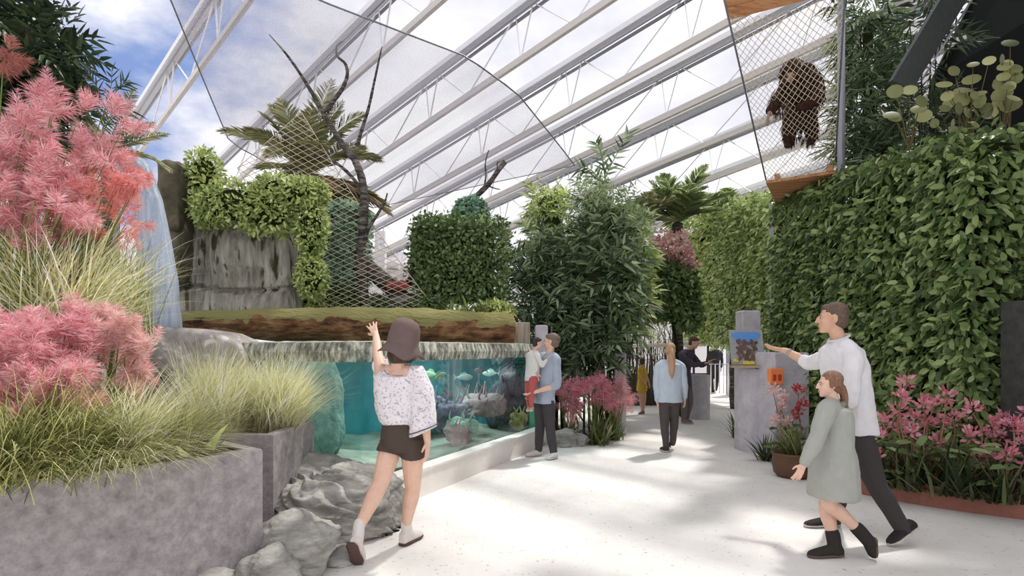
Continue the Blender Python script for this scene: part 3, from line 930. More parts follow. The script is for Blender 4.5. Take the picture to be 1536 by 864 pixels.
# ------------------------------------------------------------------ dark building on the right and added light blockers
mb = MB(); box(mb, (6.2, 4.5, 3.2), (1.4, 2.2, 6.4)); tag(mb.build('added_shade_wall', M['dark'], smooth=False), kind='structure')  # out-of-view dark wall, added to darken the right side
mb = MB(); box(mb, (6.6, 3.0, 6.0), (4.0, 8.0, .25)); tag(mb.build('added_shade_slab', M['dark'], smooth=False), kind='structure')  # out-of-view slab, added to block sky light from the upper right
pt = [(1478, -40), (1402, 112), (1394, 176), (1394, 300), (1640, 300), (1640, -40)]
dd = [10.2, 10.4, 10.5, 10.5, 8.2, 8.2]
fr_ = np.array([at(x, y, d) for (x, y), d in zip(pt, dd)])
mb = MB(); bk = fr_ + [.12, .3, 0]; n = len(fr_)
mb.add(np.vstack([fr_, bk]), [list(range(n))[::-1], list(range(n, 2 * n))] + [[i, (i + 1) % n, n + (i + 1) % n, n + i] for i in range(n)])
tag(mb.build('wall_gable', M['dark'], smooth=False), kind='structure')
ed = thing('sloping_beam', 'dark grey sloping roof beam above the round-leaved plant', 'beam', at(1400, 100, 7.4)); ed['kind'] = 'structure'
e0, e1 = at(1452, -40, 7.3), at(1350, 130, 7.5)
ax = nrm(e1 - e0); s, u, _ = frame_from(ax, (0, -1, 0))
mb = MB(); box(mb, (e0 + e1) / 2, (np.linalg.norm(e1 - e0), .28, .1), axes=[ax, s, u]); mb.build('beam_body', plain('slate_beam', srgb(70, 74, 74), .6), ed, smooth=False)
e0, e1 = at(1482, -40, 7.2), at(1383, 120, 7.4)
mb = MB(); tube(mb, [e0, e1], .012, n=6); mb.build('edge_strip', M['grey_steel'], ed)
mb = MB(); box(mb, (4.86, 5.62, .97), (.34, .3, 1.94), bev=.02); tag(mb.build('pillar_dark', M['darkgreen_wall'], smooth=False), kind='structure')
mb = MB(); c = at(1380, 80, 11.5); box(mb, (c[0] + .1, 11.6, 4.2), (1.1, .2, 8.4)); tag(mb.build('wall_white_panel', M['white_wall'], smooth=False), kind='structure')
mb = MB(); box(mb, (7.4, 8.0, 1.5), (.8, 4.7, 3.0)); tag(mb.build('wall_side', M['dark'], smooth=False), kind='structure')
# ------------------------------------------------------------------ plant materials
G = {}
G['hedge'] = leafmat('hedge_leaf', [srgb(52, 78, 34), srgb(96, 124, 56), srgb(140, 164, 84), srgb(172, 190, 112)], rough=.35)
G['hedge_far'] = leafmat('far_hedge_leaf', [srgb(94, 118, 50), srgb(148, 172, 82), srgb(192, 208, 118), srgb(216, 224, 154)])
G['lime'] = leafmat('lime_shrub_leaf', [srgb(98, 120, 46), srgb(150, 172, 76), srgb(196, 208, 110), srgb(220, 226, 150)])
G['green'] = leafmat('mid_green_leaf', [srgb(60, 84, 40), srgb(100, 128, 62), srgb(140, 164, 92)])
G['deep'] = leafmat('deep_green_leaf', [srgb(42, 60, 36), srgb(78, 102, 60), srgb(122, 144, 96), srgb(168, 184, 140)], rough=.35, trans=.3)
G['dark'] = leafmat('dark_broad_leaf', [srgb(26, 42, 24), srgb(46, 66, 34), srgb(74, 96, 52)], rough=.4, trans=.15)
G['bamboo'] = leafmat('bamboo_leaf', [srgb(90, 112, 64), srgb(140, 160, 104), srgb(188, 200, 150)])
G['blue'] = leafmat('blue_green_leaf', [srgb(78, 124, 94), srgb(124, 168, 134), srgb(172, 206, 178)], trans=.25)
G['grass'] = leafmat('cream_grass_blade', [srgb(160, 162, 88), srgb(218, 212, 146), srgb(242, 236, 190), srgb(250, 246, 220)], rough=.6, trans=.5)
G['grass_green'] = leafmat('green_grass_blade', [srgb(70, 84, 36), srgb(128, 136, 62), srgb(186, 188, 104), srgb(216, 210, 138)], rough=.55, trans=.35)
G['yucca'] = leafmat('strappy_leaf', [srgb(64, 74, 32), srgb(110, 118, 54), srgb(164, 164, 92)], rough=.4)
G['straps'] = leafmat('dark_strap_leaf', [srgb(36, 48, 26), srgb(66, 82, 42), srgb(110, 124, 66)], rough=.4)
G['pink'] = leafmat('pink_plume', [srgb(206, 104, 118), srgb(228, 146, 156), srgb(238, 182, 186), srgb(244, 210, 210)], rough=.7, trans=.45)
G['coral'] = leafmat('coral_plume', [srgb(216, 100, 98), srgb(236, 146, 138), srgb(244, 184, 174)], rough=.7, trans=.45)
G['palepink'] = leafmat('pale_pink_blossom', [srgb(226, 150, 148), srgb(244, 190, 184), srgb(250, 218, 208)], trans=.4)
G['rose'] = leafmat('rose_petal', [srgb(188, 88, 110), srgb(222, 130, 148), srgb(238, 176, 186)], rough=.6, trans=.35)
G['flower'] = leafmat('pink_flower_petal', [srgb(214, 100, 126), srgb(236, 150, 166), srgb(246, 196, 204)], rough=.6, trans=.45)
G['palm'] = leafmat('palm_leaflet', [srgb(96, 98, 56), srgb(146, 148, 90), srgb(190, 188, 132)], trans=.3)
G['palm_green'] = leafmat('green_palm_leaflet', [srgb(84, 104, 56), srgb(130, 150, 88), srgb(186, 196, 134)], trans=.5)
G['dry'] = leafmat('dry_palm_leaflet', [srgb(120, 92, 62), srgb(168, 138, 100), srgb(202, 178, 140)])
G['olive'] = leafmat('round_olive_leaf', [srgb(104, 110, 58), srgb(150, 154, 90), srgb(184, 184, 120)], rough=.5)
G['white'] = leafmat('white_blossom', [srgb(236, 232, 226), srgb(250, 246, 240)])
G['red'] = leafmat('red_bract', [srgb(176, 40, 44), srgb(214, 76, 74)])


def plant(name, label, base, group=None, cat='plant'):
    return thing(name, label, cat, base, group)


def core_stem(root, base, top, r=.03, mat=None, n=3, g=None):
    g = g or rng_(3); mb = MB()
    for k in range(n):
        q = V3(top) + g.normal(size=3) * .12 * (k > 0); b = V3(base) + np.array([g.normal() * .06, g.normal() * .06, 0]) * (k > 0)
        tube(mb, [b, (b + q) / 2 + g.normal(size=3) * .05, q], [r, r * .8, r * .4], n=6, sub=4)
    return mb.build('stem', mat or M['stem'], root)


# ------------------------------------------------------------------ hedges on the right
def hedge_wall(name, label, lo, hi, n, llen, lwid, mat, seed, faces=('-x', '-y', '+z'), top_fluff=.25, prof='oval'):
    g = rng_(seed); lo, hi = V3(lo), V3(hi)
    root = plant(name, label, [(lo[0] + hi[0]) / 2, (lo[1] + hi[1]) / 2, 0], cat='hedge')
    mb = MB()
    P, N_ = box_faces(g, n, lo, hi, faces, jit=.055)
    bump = np.array([mnoise.noise(Vector(p * 1.5)) for p in P]) * .13
    P = P + N_ * bump[:, None]
    P[:, 2] += (P[:, 1] - (lo[1] + hi[1]) / 2) * .12 * (P[:, 2] / hi[2])
    k = P[:, 2] > hi[2] - .25
    P[k, 2] += g.uniform(0, top_fluff, k.sum()) ** 1.0
    d = N_ * .55 + rand_dirs(g, len(P)) * .75 + np.array([0, 0, -.38])
    up = N_ + rand_dirs(g, len(P)) * .35 + np.array([0, 0, .45])
    leaves(mb, P, d, llen * g.uniform(.65, 1.2, len(P)), lwid * g.uniform(.75, 1.15, len(P)), up=up, prof=prof, fold=.12, droop=.15)
    mb.build('foliage', mat, root)
    mb = MB(); box(mb, (lo + hi) / 2 + [.06, 0, -.05], hi - lo - [.22, .2, .2]); mb.build('twig_core', plain(name + '_inner_twigs', srgb(48, 54, 28), 1, spec=0, var=.3), root, smooth=False)  # dark olive twig mass fills the hedge behind the leaves
    if lo[2] > .1:
        for fx, fy in ((.95, .1), (.95, .42)):
            p = lo + (hi - lo) * [fx, fy, 0]; mb = MB(); tube(mb, [[p[0], p[1], 0], [p[0] + .03, p[1], lo[2] * .6], [p[0], p[1] + .04, lo[2] + .4]], [.06, .05, .05], n=8, sub=3); mb.build("trunk", M["stem"], root)
    return root


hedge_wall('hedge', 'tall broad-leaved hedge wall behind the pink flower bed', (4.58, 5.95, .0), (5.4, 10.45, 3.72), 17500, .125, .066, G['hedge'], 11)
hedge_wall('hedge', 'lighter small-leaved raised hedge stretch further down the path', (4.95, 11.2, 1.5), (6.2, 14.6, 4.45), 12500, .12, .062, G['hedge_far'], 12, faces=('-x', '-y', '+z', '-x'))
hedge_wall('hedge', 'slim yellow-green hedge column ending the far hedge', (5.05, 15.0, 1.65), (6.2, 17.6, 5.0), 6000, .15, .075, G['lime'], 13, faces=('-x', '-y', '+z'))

# ------------------------------------------------------------------ clipped and loose shrubs
def shrub(name, label, c, r, n, mat, seed, llen=.09, lwid=.04, prof='oval', inner=.72, base=None, group=None, cat='shrub', extra=(), droop=.1, core=True, boxy=None, zmin=-.9):
    g = rng_(seed); c = V3(c)
    b = V3(base) if base is not None else np.array([c[0], c[1], c[2] - r[2]])
    root = plant(name, label, b, group, cat)
    mb = MB()
    blobs = [(c, r, 1.0)] + [(V3(e[0]), e[1], e[2]) for e in extra]
    tot = sum(x[2] for x in blobs)
    for cc, rr, wgt in blobs:
        if boxy:
            P, N_ = box_faces(g, int(n * wgt / tot), V3(cc) - V3(rr), V3(cc) + V3(rr), ('-x', '+x', '-y', '-y', '+z'), jit=boxy)
        else:
            P, N_ = shell(g, int(n * wgt / tot), cc, rr, inner, zmin)
        bump = np.array([mnoise.noise(Vector(p * 2.6)) for p in P]) * .22 * min(rr)
        P = P + N_ * bump[:, None]
        d = N_ * .6 + rand_dirs(g, len(P)) * .8 + np.array([0, 0, .15])
        leaves(mb, P, d, llen * g.uniform(.6, 1.25, len(P)), lwid * g.uniform(.7, 1.2, len(P)), up=N_ + rand_dirs(g, len(P)) * .5 + [0, 0, .5], prof=prof, droop=droop)
    mb.build('foliage', mat, root)
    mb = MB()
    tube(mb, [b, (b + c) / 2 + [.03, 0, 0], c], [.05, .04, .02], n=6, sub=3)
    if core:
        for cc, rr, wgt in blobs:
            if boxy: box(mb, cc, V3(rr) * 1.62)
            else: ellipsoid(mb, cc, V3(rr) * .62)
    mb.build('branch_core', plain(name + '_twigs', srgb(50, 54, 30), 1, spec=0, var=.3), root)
    return root


def sc(px, d): return px * d / F     # pixels to metres at depth d


# cascade over the cliff
d = 8.75
shrub('creeping_shrub', 'lime-green shrub spilling over the top of the cliff rock', at(356, 308, d), (.62, .42, .36), 5200, G['lime'], 31, llen=.085, lwid=.036,
      base=at(356, 335, 9.3), extra=[(at(306, 262, d), (.24, .3, .42), .5), (at(318, 312, d), (.34, .34, .32), .6), (at(402, 318, d), (.42, .36, .36), .8), (at(420, 285, d), (.36, .3, .22), .4), (at(448, 292, d - .1), (.30, .3, .26), .5)])
shrub('hanging_shrub', 'yellow-green hanging shrub draped down the right end of the cliff', at(466, 340, d), (.24, .26, .62), 3600, G['lime'], 32, llen=.07, lwid=.032,
      base=at(466, 440, d + .4), extra=[(at(468, 418, d), (.22, .22, .36), .6), (at(470, 288, d), (.24, .25, .2), .4)])
shrub('topiary_shrub', 'blue-green columnar shrub beside the bare banded tree', at(518, 372, 9.9), (.30, .26, .62), 3000, G['blue'], 33, llen=.085, lwid=.06, prof='round', boxy=.035, base=[at(518, 400, 9.9)[0], 9.9, 1.45])
shrub('clipped_hedge_block', 'boxy clipped shrub above the right half of the log', at(692, 402, 10.1), (.66, .42, .70), 8500, G['green'], 34, llen=.085, lwid=.042, boxy=.07, base=[at(692, 402, 10.1)[0], 10.1, 1.45],
      extra=[(at(650, 375, 10.1), (.22, .4, .40), .3)])
shrub('topiary_bush', 'rounded blue-green knob of foliage with a bare branch on top', at(706, 322, 10.35), (.30, .3, .28), 2000, G['blue'], 35, llen=.075, lwid=.055, prof='round', base=at(706, 345, 10.35))

# low ferny shrubs along the back of the log
low = [('bright low fern shrub between cliff and blue-green column', 468, 452, 9.6, .40, .24, G['lime']),
       ('mid-green low shrub under the blue-green column', 520, 446, 9.7, .34, .26, G['green']),
       ('small dark shrub below the netting, left of the red bird', 572, 460, 9.7, .30, .18, G['deep']),
       ('small olive shrub right under the red bird', 616, 464, 9.7, .30, .16, G['deep']),
       ('low dark shrub at the left foot of the clipped block', 646, 462, 9.6, .22, .18, G['green']),
       ('yellowish low shrub at the right foot of the clipped block', 742, 466, 9.5, .30, .16, G['lime'])]
for k, (lab, px, py, d, rx, rz, m) in enumerate(low):
    c = at(px, py, d)
    shrub('low_shrub', lab, c, (rx, .3, rz), 1300, m, 50 + k, llen=.12, lwid=.035, prof='lance', inner=.4, group='low shrubs behind the log', base=[c[0], c[1], 1.45], droop=.3)


def grass_clump(name, label, base, n, length, width, mat, seed, lean=(.05, .9), bend=(.5, 1.5), az=None, spread=.08, group=None, cat='grass', mats=None, seg=7):
    g = rng_(seed); mb = MB()
    b = V3(base) + np.c_[g.normal(size=n) * spread, g.normal(size=n) * spread, np.zeros(n)]
    a = g.uniform(0, 2 * PI, n) if az is None else g.normal(az[0], az[1], n)
    blades(mb, b, a, length * g.uniform(.6, 1.1, n), width * g.uniform(.7, 1.2, n), g.uniform(lean[0], lean[1], n), g.uniform(bend[0], bend[1], n), seg=seg)
    o = mb.build(name, mat, loc=base)
    return tag(o, label, cat, group)


ferns = [('broad-leaved green plant at the foot of the clipped block', 690, 470, 9.2, .42, .05, 60), ('pale strappy plant near the right end of the log', 728, 472, 9.25, .36, .035, 60),
         ('small strappy green tuft behind the middle of the log', 655, 474, 9.3, .26, .03, 50)]
for k, (lab, px, py, d, L, W, n) in enumerate(ferns):
    p = at(px, py, d); p[2] = max(p[2] - .08, 1.45)
    grass_clump('strappy_plant', lab, p, n, L, W, [G['lime'], G['yucca'], G['green']][k], 70 + k, lean=(.1, 1.0), bend=(.3, 1.2), group='strappy plants behind the log', cat='plant')

# ------------------------------------------------------------------ palms
def palm(label, base, crown, n, flen, mats, seed, trunk_r=.12, elev=(.2, 1.35), bend=(.8, 1.7), llen=.45, lwid=.035, az=None, group='palms', dry=0, nl=40):
    g = rng_(seed); root = plant('palm_tree', label, base, group, 'palm')
    mb = MB(); b, c = V3(base), V3(crown)
    k = 14; pts = [b + (c - b) * i / k for i in range(k + 1)]
    tube(mb, pts, [trunk_r * (1.15 if i % 2 else .95) for i in range(k + 1)], n=9)
    mb.build('trunk', M['bark'], root)
    for i in range(n):
        a = 2 * PI * (i + g.uniform(-.3, .3)) / n * 1.0 + (i * 2.4 if az is None else 0) if az is None else g.uniform(*az)
        mb = MB(); isdry = i < dry
        frond(mb, c, a, (g.uniform(-.3, .1) if isdry else g.uniform(*elev)), flen * g.uniform(.8, 1.1), g.uniform(*bend) * (.6 if isdry else 1), nl=nl, llen=llen, lwid=lwid, g=g, droop=.5 if isdry else .3)
        mb.build('frond', (G['dry'] if isdry else mats), root)
    return root


c = at(462, 262, 10.9)
palm('grey-green palm behind the cliff shrub, seen through netting', [c[0] + .05, 11.0, 1.45], c, 30, 1.55, G['palm'], 81, elev=(-.2, 1.45), bend=(.4, 1.1), llen=.46, lwid=.022, dry=4, nl=46)
c = at(1016, 335, 13.4); palm('tall green palm behind the pink blossom mass', [c[0], 13.4, 0], c, 20, 1.25, G['palm_green'], 82, elev=(.5, 1.5), bend=(.3, 1.1), llen=.45, lwid=.05)
c = at(1102, 335, 14.8); palm('spreading palm peeping over the far hedge', [c[0], 14.8, 0], c, 17, 1.2, G['palm_green'], 83, elev=(.3, 1.4), bend=(.4, 1.2), llen=.4, lwid=.05)
c = at(958, 345, 13.0); palm('small pale palm to the left of the tall green palm', [c[0] - .45, 13.3, 0], c, 16, 1.0, G['palm'], 84, elev=(.2, 1.4), bend=(.4, 1.2), llen=.4, lwid=.04)

# ------------------------------------------------------------------ bare banded trees
def bare_tree(label, branches, base_px, d):
    root = plant('bare_tree', label, at(base_px[0], base_px[1], d), None, 'tree')
    for nm, pts, r0, r1 in branches:
        P = np.array([at(x, y, d + dz) for x, y, dz in pts]); mb = MB()
        q, rr = smooth_path(P, np.linspace(r0, r1, len(P)), 7)
        g = rng_(int(pts[0][0])); rr = rr * (1 + .10 * g.uniform(-1, 1, len(rr)))
        tube(mb, q, rr, n=9); mb.build(nm, M['bark'], root)
    return root


bt = bare_tree('tall bare tree with dark banded bark and three long branches', [
    ('trunk', [(546, 452, 0), (541, 385, 0), (545, 335, 0), (546, 290, 0), (541, 262, 0), (531, 236, 0)], .085, .055),
    ('branch', [(533, 240, 0), (516, 220, .05), (497, 190, .05), (480, 160, .0), (455, 118, -.1), (430, 82, -.15), (404, 52, -.2)], .058, .010),
    ('branch', [(489, 168, .02), (500, 152, 0), (514, 132, .0), (521, 112, .05), (518, 96, .05), (506, 84, 0), (505, 70, 0), (513, 62, 0)], .04, .012),
    ('branch', [(535, 226, 0), (541, 200, -.1), (552, 165, -.15), (562, 120, -.2), (568, 92, -.2), (573, 70, -.2)], .034, .010),
    ('branch', [(545, 372, 0), (552, 345, -.1), (566, 322, -.15), (577, 303, -.2), (581, 290, -.2)], .034, .012),
    ('branch', [(545, 290, 0), (530, 268, .1), (505, 245, .1), (470, 230, .2), (430, 205, .2), (410, 197, .2)], .035, .008)], (546, 460), 9.55)
bt2 = bare_tree('short forked bare branch rising from the blue-green knob', [
    ('trunk', [(698, 312, 0), (712, 297, 0), (733, 276, -.05), (748, 255, -.1), (758, 243, -.1)], .05, .04),
    ('branch', [(726, 283, -.03), (729, 262, 0), (728, 245, 0), (733, 225, 0)], .018, .008),
    ('branch', [(742, 264, -.05), (746, 250, 0), (746, 244, 0), (756, 240, .1)], .012, .008),
    ('branch', [(735, 280, -.05), (744, 283, -.1), (750, 284, -.1)], .012, .008)], (700, 318), 10.3)
mb = MB(); q0, q1 = at(545, 395, 9.75), at(612, 448, 9.9)
tube(mb, [q0 + [-.25, 0, .22], q0, (q0 + q1) / 2 + [0, 0, -.03], q1 + [0, 0, -.05]], [.10, .13, .14, .12], n=12, sub=5, round_caps=True)
tag(mb.build('leaning_log', M['bark']), 'dark log sloping down behind the netting to the red bird', 'log')

# ------------------------------------------------------------------ centre mass of lush plants
M['olive_stem'] = plain('dark_olive_stem', srgb(54, 60, 36), .9, spec=.1, var=.25)  # dark olive for stems and the cores inside the foliage


def spray_plant(name, label, blobs, mat, seed, base, nl=9, slen=.42, llen=.2, lwid=.036, group=None, droop=.35, spread=.75, stems=4, cat='plant', upb=.35, core=0.5):
    g = rng_(seed); root = plant(name, label, base, group, cat); mb = MB(); base = V3(base)
    cores = MB()
    for c, r, n in blobs:
        P, N_ = shell(g, n, c, r, .45)
        dd = N_ * .75 + rand_dirs(g, len(P)) * .45 + np.array([0, 0, upb])
        sprays(mb, P, dd, g, nl=nl, slen=slen, llen=llen, lwid=lwid, droop=droop, spread=spread)
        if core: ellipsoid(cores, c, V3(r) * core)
    mb.build('foliage', mat, root)
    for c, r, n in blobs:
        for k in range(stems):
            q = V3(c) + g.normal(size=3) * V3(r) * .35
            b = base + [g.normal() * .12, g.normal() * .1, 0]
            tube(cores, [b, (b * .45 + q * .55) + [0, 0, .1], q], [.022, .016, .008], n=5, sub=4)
    cores.build('stem', M['olive_stem'], root)
    return root


def blob(px, py, d, rx, rz, n, ry=None):
    return (at(px, py, d), (sc(rx, d), ry or sc(rx, d) * .8, sc(rz, d)), n)


b0 = lambda px, d, z=0.0: [at(px, 522, d)[0], d, z]
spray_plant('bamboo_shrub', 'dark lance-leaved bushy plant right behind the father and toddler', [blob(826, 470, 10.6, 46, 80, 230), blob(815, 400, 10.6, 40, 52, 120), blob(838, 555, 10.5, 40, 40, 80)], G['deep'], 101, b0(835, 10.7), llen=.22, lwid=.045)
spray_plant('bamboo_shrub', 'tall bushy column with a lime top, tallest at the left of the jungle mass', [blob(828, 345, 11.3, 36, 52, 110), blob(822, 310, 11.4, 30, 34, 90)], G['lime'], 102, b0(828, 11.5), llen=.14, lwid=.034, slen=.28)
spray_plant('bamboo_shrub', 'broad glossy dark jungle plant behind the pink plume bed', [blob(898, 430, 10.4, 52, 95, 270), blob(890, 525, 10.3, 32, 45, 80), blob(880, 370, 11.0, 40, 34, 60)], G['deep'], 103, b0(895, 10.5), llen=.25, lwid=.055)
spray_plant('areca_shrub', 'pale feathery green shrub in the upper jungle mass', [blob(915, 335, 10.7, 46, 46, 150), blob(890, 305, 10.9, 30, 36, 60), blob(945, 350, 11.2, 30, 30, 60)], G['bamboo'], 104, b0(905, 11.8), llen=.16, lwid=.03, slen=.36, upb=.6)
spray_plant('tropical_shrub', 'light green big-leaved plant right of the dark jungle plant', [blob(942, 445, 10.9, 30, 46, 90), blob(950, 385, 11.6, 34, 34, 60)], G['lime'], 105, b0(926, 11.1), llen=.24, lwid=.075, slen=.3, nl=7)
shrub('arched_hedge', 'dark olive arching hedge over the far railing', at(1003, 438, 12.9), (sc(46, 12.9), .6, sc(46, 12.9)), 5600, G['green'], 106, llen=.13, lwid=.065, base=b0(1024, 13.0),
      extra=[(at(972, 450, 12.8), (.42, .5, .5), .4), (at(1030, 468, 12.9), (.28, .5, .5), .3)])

# tall sprig above the mass
root = plant('tall_sprig', 'slender sprig of long dark leaves standing above the jungle mass', b0(902, 10.9), None, 'plant')
mb, ms = MB(), MB(); g = rng_(7); D = 10.9
for pts in ([(902, 420), (902, 330), (904, 285), (910, 262), (918, 245), (930, 222), (941, 202)], [(903, 290), (897, 268), (885, 254), (869, 252)], [(908, 268), (905, 245), (900, 225), (893, 214)], [(903, 310), (890, 300), (878, 300), (864, 302)]):
    P = np.array([at(x, y, D) for x, y in pts]); P, _ = smooth_path(P, np.ones(len(P)), 6)
    tube(ms, P, np.linspace(.016, .005, len(P)), n=5)
    k0 = len(P) * (3 if len(pts) > 5 else 1) // (6 if len(pts) > 5 else 6)
    for i, p in enumerate(P[k0::2]):
        t = nrm(P[min(k0 + 2 * i + 1, len(P) - 1)] - P[max(k0 + 2 * i - 1, 0)])
        for sg in (1, -1):
            s = nrm(np.cross(t, [0, -1, 0])) * sg
            leaves(mb, [p], [t * .8 + s * .75 + g.normal(size=3) * .25], .26 * g.uniform(.8, 1.15), .052, up=[[.2, -1, .3]], prof='lance', droop=.12)
ms.build('stem', M['stem_green'], root); mb.build('foliage', G['deep'], root)
grass_clump('spiky_plant', 'spiky pale-green rosette in front of the arched hedge', at(966, 405, 12.1), 90, .62, .06, G['yucca'], 110, lean=(.1, 1.3), bend=(.1, .7), cat='plant')

# pink blossoms over the arch
def blossom_mass(name, label, blobs, mat, seed, base, llen=.09, lwid=.06, group=None):
    g = rng_(seed); root = plant(name, label, base, group, 'flower'); mb, ms = MB(), MB()
    for c, r, n in blobs:
        P, N_ = shell(g, n, c, r, .3)
        for k in range(6):
            leaves(mb, P + g.normal(size=P.shape) * .03, rand_dirs(g, len(P)) + N_ * .5, llen * g.uniform(.7, 1.2, len(P)), lwid, up=rand_dirs(g, len(P)), prof='oval')
        for i in range(0, len(P), 6):
            tube(ms, [V3(base), (V3(base) + P[i]) / 2 + [0, 0, .1], P[i]], [.012, .009, .005], n=4, sub=3)
    mb.build('blossom', mat, root); ms.build('stem', M['stem_green'], root)


G['palepink'] = leafmat('pale_pink_blossom', [srgb(226, 150, 148), srgb(244, 190, 184), srgb(250, 218, 208)], trans=.4)
blossom_mass('blossom_shrub', 'loose pale-pink blossom mass above the arched hedge', [blob(1000, 368, 12.7, 36, 24, 140), blob(1030, 388, 12.7, 15, 28, 60), blob(948, 375, 12.7, 10, 18, 22)], G['palepink'], 111, at(1003, 420, 12.9))

# ------------------------------------------------------------------ feathery plumes
def plume(mb, base, d, L, W, g, n=60, bl=.6):
    """one feathery flower head: a tapering axis with fine filaments"""
    d = nrm(d); t = g.uniform(0, 1, n) ** .8
    s, u, _ = frame_from(d)
    a = g.uniform(0, 2 * PI, n)
    p = V3(base) + np.outer(t * L * .85, d)
    o = np.outer(np.cos(a), s) + np.outer(np.sin(a), u)
    wid = W * (np.sin(np.clip(t * .85 + .12, 0, 1) * PI) ** .7)
    dirs = o * .8 + d * bl + g.normal(size=(n, 3)) * .15
    leaves(mb, p, dirs, wid * g.uniform(.7, 1.25, n), (.0025 + .022 * wid), up=rand_dirs(g, n), prof='lance', droop=.12, fold=.05)


def plume_plant(name, label, base, heads, mat, seed, L=.32, W=.13, group=None, nfil=70, stemr=.005, leafmat_=None):
    """heads: list of head positions (world) with directions"""
    g = rng_(seed); root = plant(name, label, base, group, 'flower'); mb, ms = MB(), MB()
    for p, dr in heads:
        p = V3(p)
        for k in range(g.integers(2, 5)):
            dd = nrm(dr) + g.normal(size=3) * .45
            plume(mb, p + g.normal(size=3) * .02, dd, L * g.uniform(.5, 1.05), W * g.uniform(.6, 1.1), g, nfil)
        b = V3(base) + [g.normal() * .06, g.normal() * .06, 0]
        tube(ms, [b, b * .4 + p * .6 + [0, 0, .06], p], [stemr * 1.5, stemr, stemr * .7], n=4, sub=4, caps=False)
    mb.build('plume', mat, root); ms.build('stem', M['stem_green'], root)
    if leafmat_ is not None:
        mb = MB(); n = 60
        blades(mb, V3(base) + np.c_[g.normal(size=(n, 2)) * .05, np.zeros(n)], g.uniform(0, 6.28, n), .4 * g.uniform(.6, 1.1, n), .022, g.uniform(.2, 1, n), g.uniform(.4, 1.2, n)); mb.build('foliage', leafmat_, root)
    return root


def heads_px(g, n, cx, cy, rx, ry, d, dd=.35):
    out = []
    for _ in range(n):
        a, q = g.uniform(0, 2 * PI), math.sqrt(g.uniform())
        px, py = cx + rx * q * math.cos(a), cy + ry * q * math.sin(a)
        out.append((at(px, py, d + g.uniform(-dd, dd)), [.35 * math.cos(a) * q + g.normal() * .35, -.15, .6 + g.normal() * .35]))
    return out


up = [('tall coral-pink plume plant spraying highest on the bank', 100, 215, 75, 70, 4.4, G['pink'], (40, 500)),
      ('tall pink plume plant at the left frame edge of the bank', 15, 250, 50, 80, 4.2, G['pink'], (-40, 500)),
      ('coral plume plant below the waterfall spout', 150, 300, 55, 55, 4.5, G['coral'], (90, 490)),
      ('dusky pink plume plant lower on the left bank', 45, 330, 60, 45, 4.1, G['pink'], (20, 480))]
for k, (lab, cx, cy, rx, ry, d, m, bp) in enumerate(up):
    g = rng_(200 + k); b = at(bp[0], bp[1], d + .1); b[2] = 1.55
    plume_plant('pink_plume_plant', lab, b, heads_px(g, 27, cx, cy, rx * 1.15, ry * 1.15, d), m, 210 + k, L=.27, W=.115, group='pink plumes on the bank', nfil=120)
g = rng_(222)
plume_plant('pink_plume_plant', 'single rusty-pink plume in front of the dark tree', at(-20, 300, 4.0), [(at(-6, 96, 4.0), [1, 0, -.15]), (at(6, 84, 4.0), [1, 0, .3])], leafmat('rusty_plume', [srgb(150, 84, 72), srgb(196, 124, 108)]), 223, L=.2, W=.09, nfil=110)
g = rng_(224)
plume_plant('pink_plume_plant', 'small coral plume sprig hanging by the waterfall', at(150, 420, 5.0), [(at(186, 268, 5.0), [.6, 0, .2]), (at(198, 270, 5.0), [.2, 0, .1])], G['coral'], 225, L=.14, W=.09, nfil=120)
lo_ = [('soft pink plume plant in the long planter, at its far left', 15, 560, 55, 55, 3.35, (20, 690)),
       ('deep pink plume plant in the middle of the long planter', 90, 540, 65, 65, 3.55, (90, 680)),
       ('pink plume plant nearest the waterfall ledge in the long planter', 160, 545, 60, 60, 3.75, (150, 670)),
       ('low salmon plume plant at the front of the long planter', 60, 590, 60, 35, 3.2, (60, 690))]
for k, (lab, cx, cy, rx, ry, d, bp) in enumerate(lo_):
    g = rng_(240 + k); b = at(bp[0], bp[1], d + .15); b[2] = .74
    plume_plant('pink_plume_plant', lab, b, heads_px(g, 34, cx, cy, rx, ry, d, .2), [G['pink'], G['pink'], G['palepink'], G['pink']][k], 250 + k, L=.21, W=.095, group='pink plumes in the long planter', nfil=130)
b = at(225, 660, 4.1); b[2] = .76
plume_plant('pink_plume_plant', 'small red plume sprig between the two grass mounds', b, [(at(226, 545, 4.1), [.1, 0, 1]), (at(222, 582, 4.1), [.3, 0, .8]), (at(210, 600, 4.1), [.0, 0, .8])], G['coral'], 259, L=.11, W=.05)

# ------------------------------------------------------------------ ornamental grasses, left
gr = [('cream grass fountain on the bank, at the left frame edge', 8, 460, 4.3, 520, 1.05, .018, (.1, .9), (.6, 1.3), G['grass_green'], 1.45),
      ('pale yellow grass fountain arching towards the waterfall', 80, 460, 4.45, 1500, 1.2, .014, (.1, .9), (.5, 1.15), G['grass'], 1.48),
      ('upright green grass tuft beside the foot of the waterfall', 175, 470, 5.2, 420, 1.0, .016, (.0, .45), (.3, .9), G['grass_green'], 1.55)]
for k, (lab, px, py, d, n, L, W, ln, bd, m, zz) in enumerate(gr):
    p = at(px, py, d); p[2] = zz
    grass_clump('ornamental_grass', lab, p, n, L, W, m, 300 + k, lean=ln, bend=bd, group='grasses on the bank', spread=.12)
gl = [('dark-based grass clump at the near left end of the long planter', 15, 3.0, 1500, .78, .0085, G['grass_green']),
      ('second grass clump along the long planter, with green blades', 100, 3.2, 1500, .80, .0085, G['grass_green']),
      ('third grass clump along the long planter, yellowing', 185, 3.42, 1500, .76, .008, G['grass']),
      ('fourth grass clump along the long planter, by the small red plume', 258, 3.72, 1200, .60, .008, G['grass_green'])]
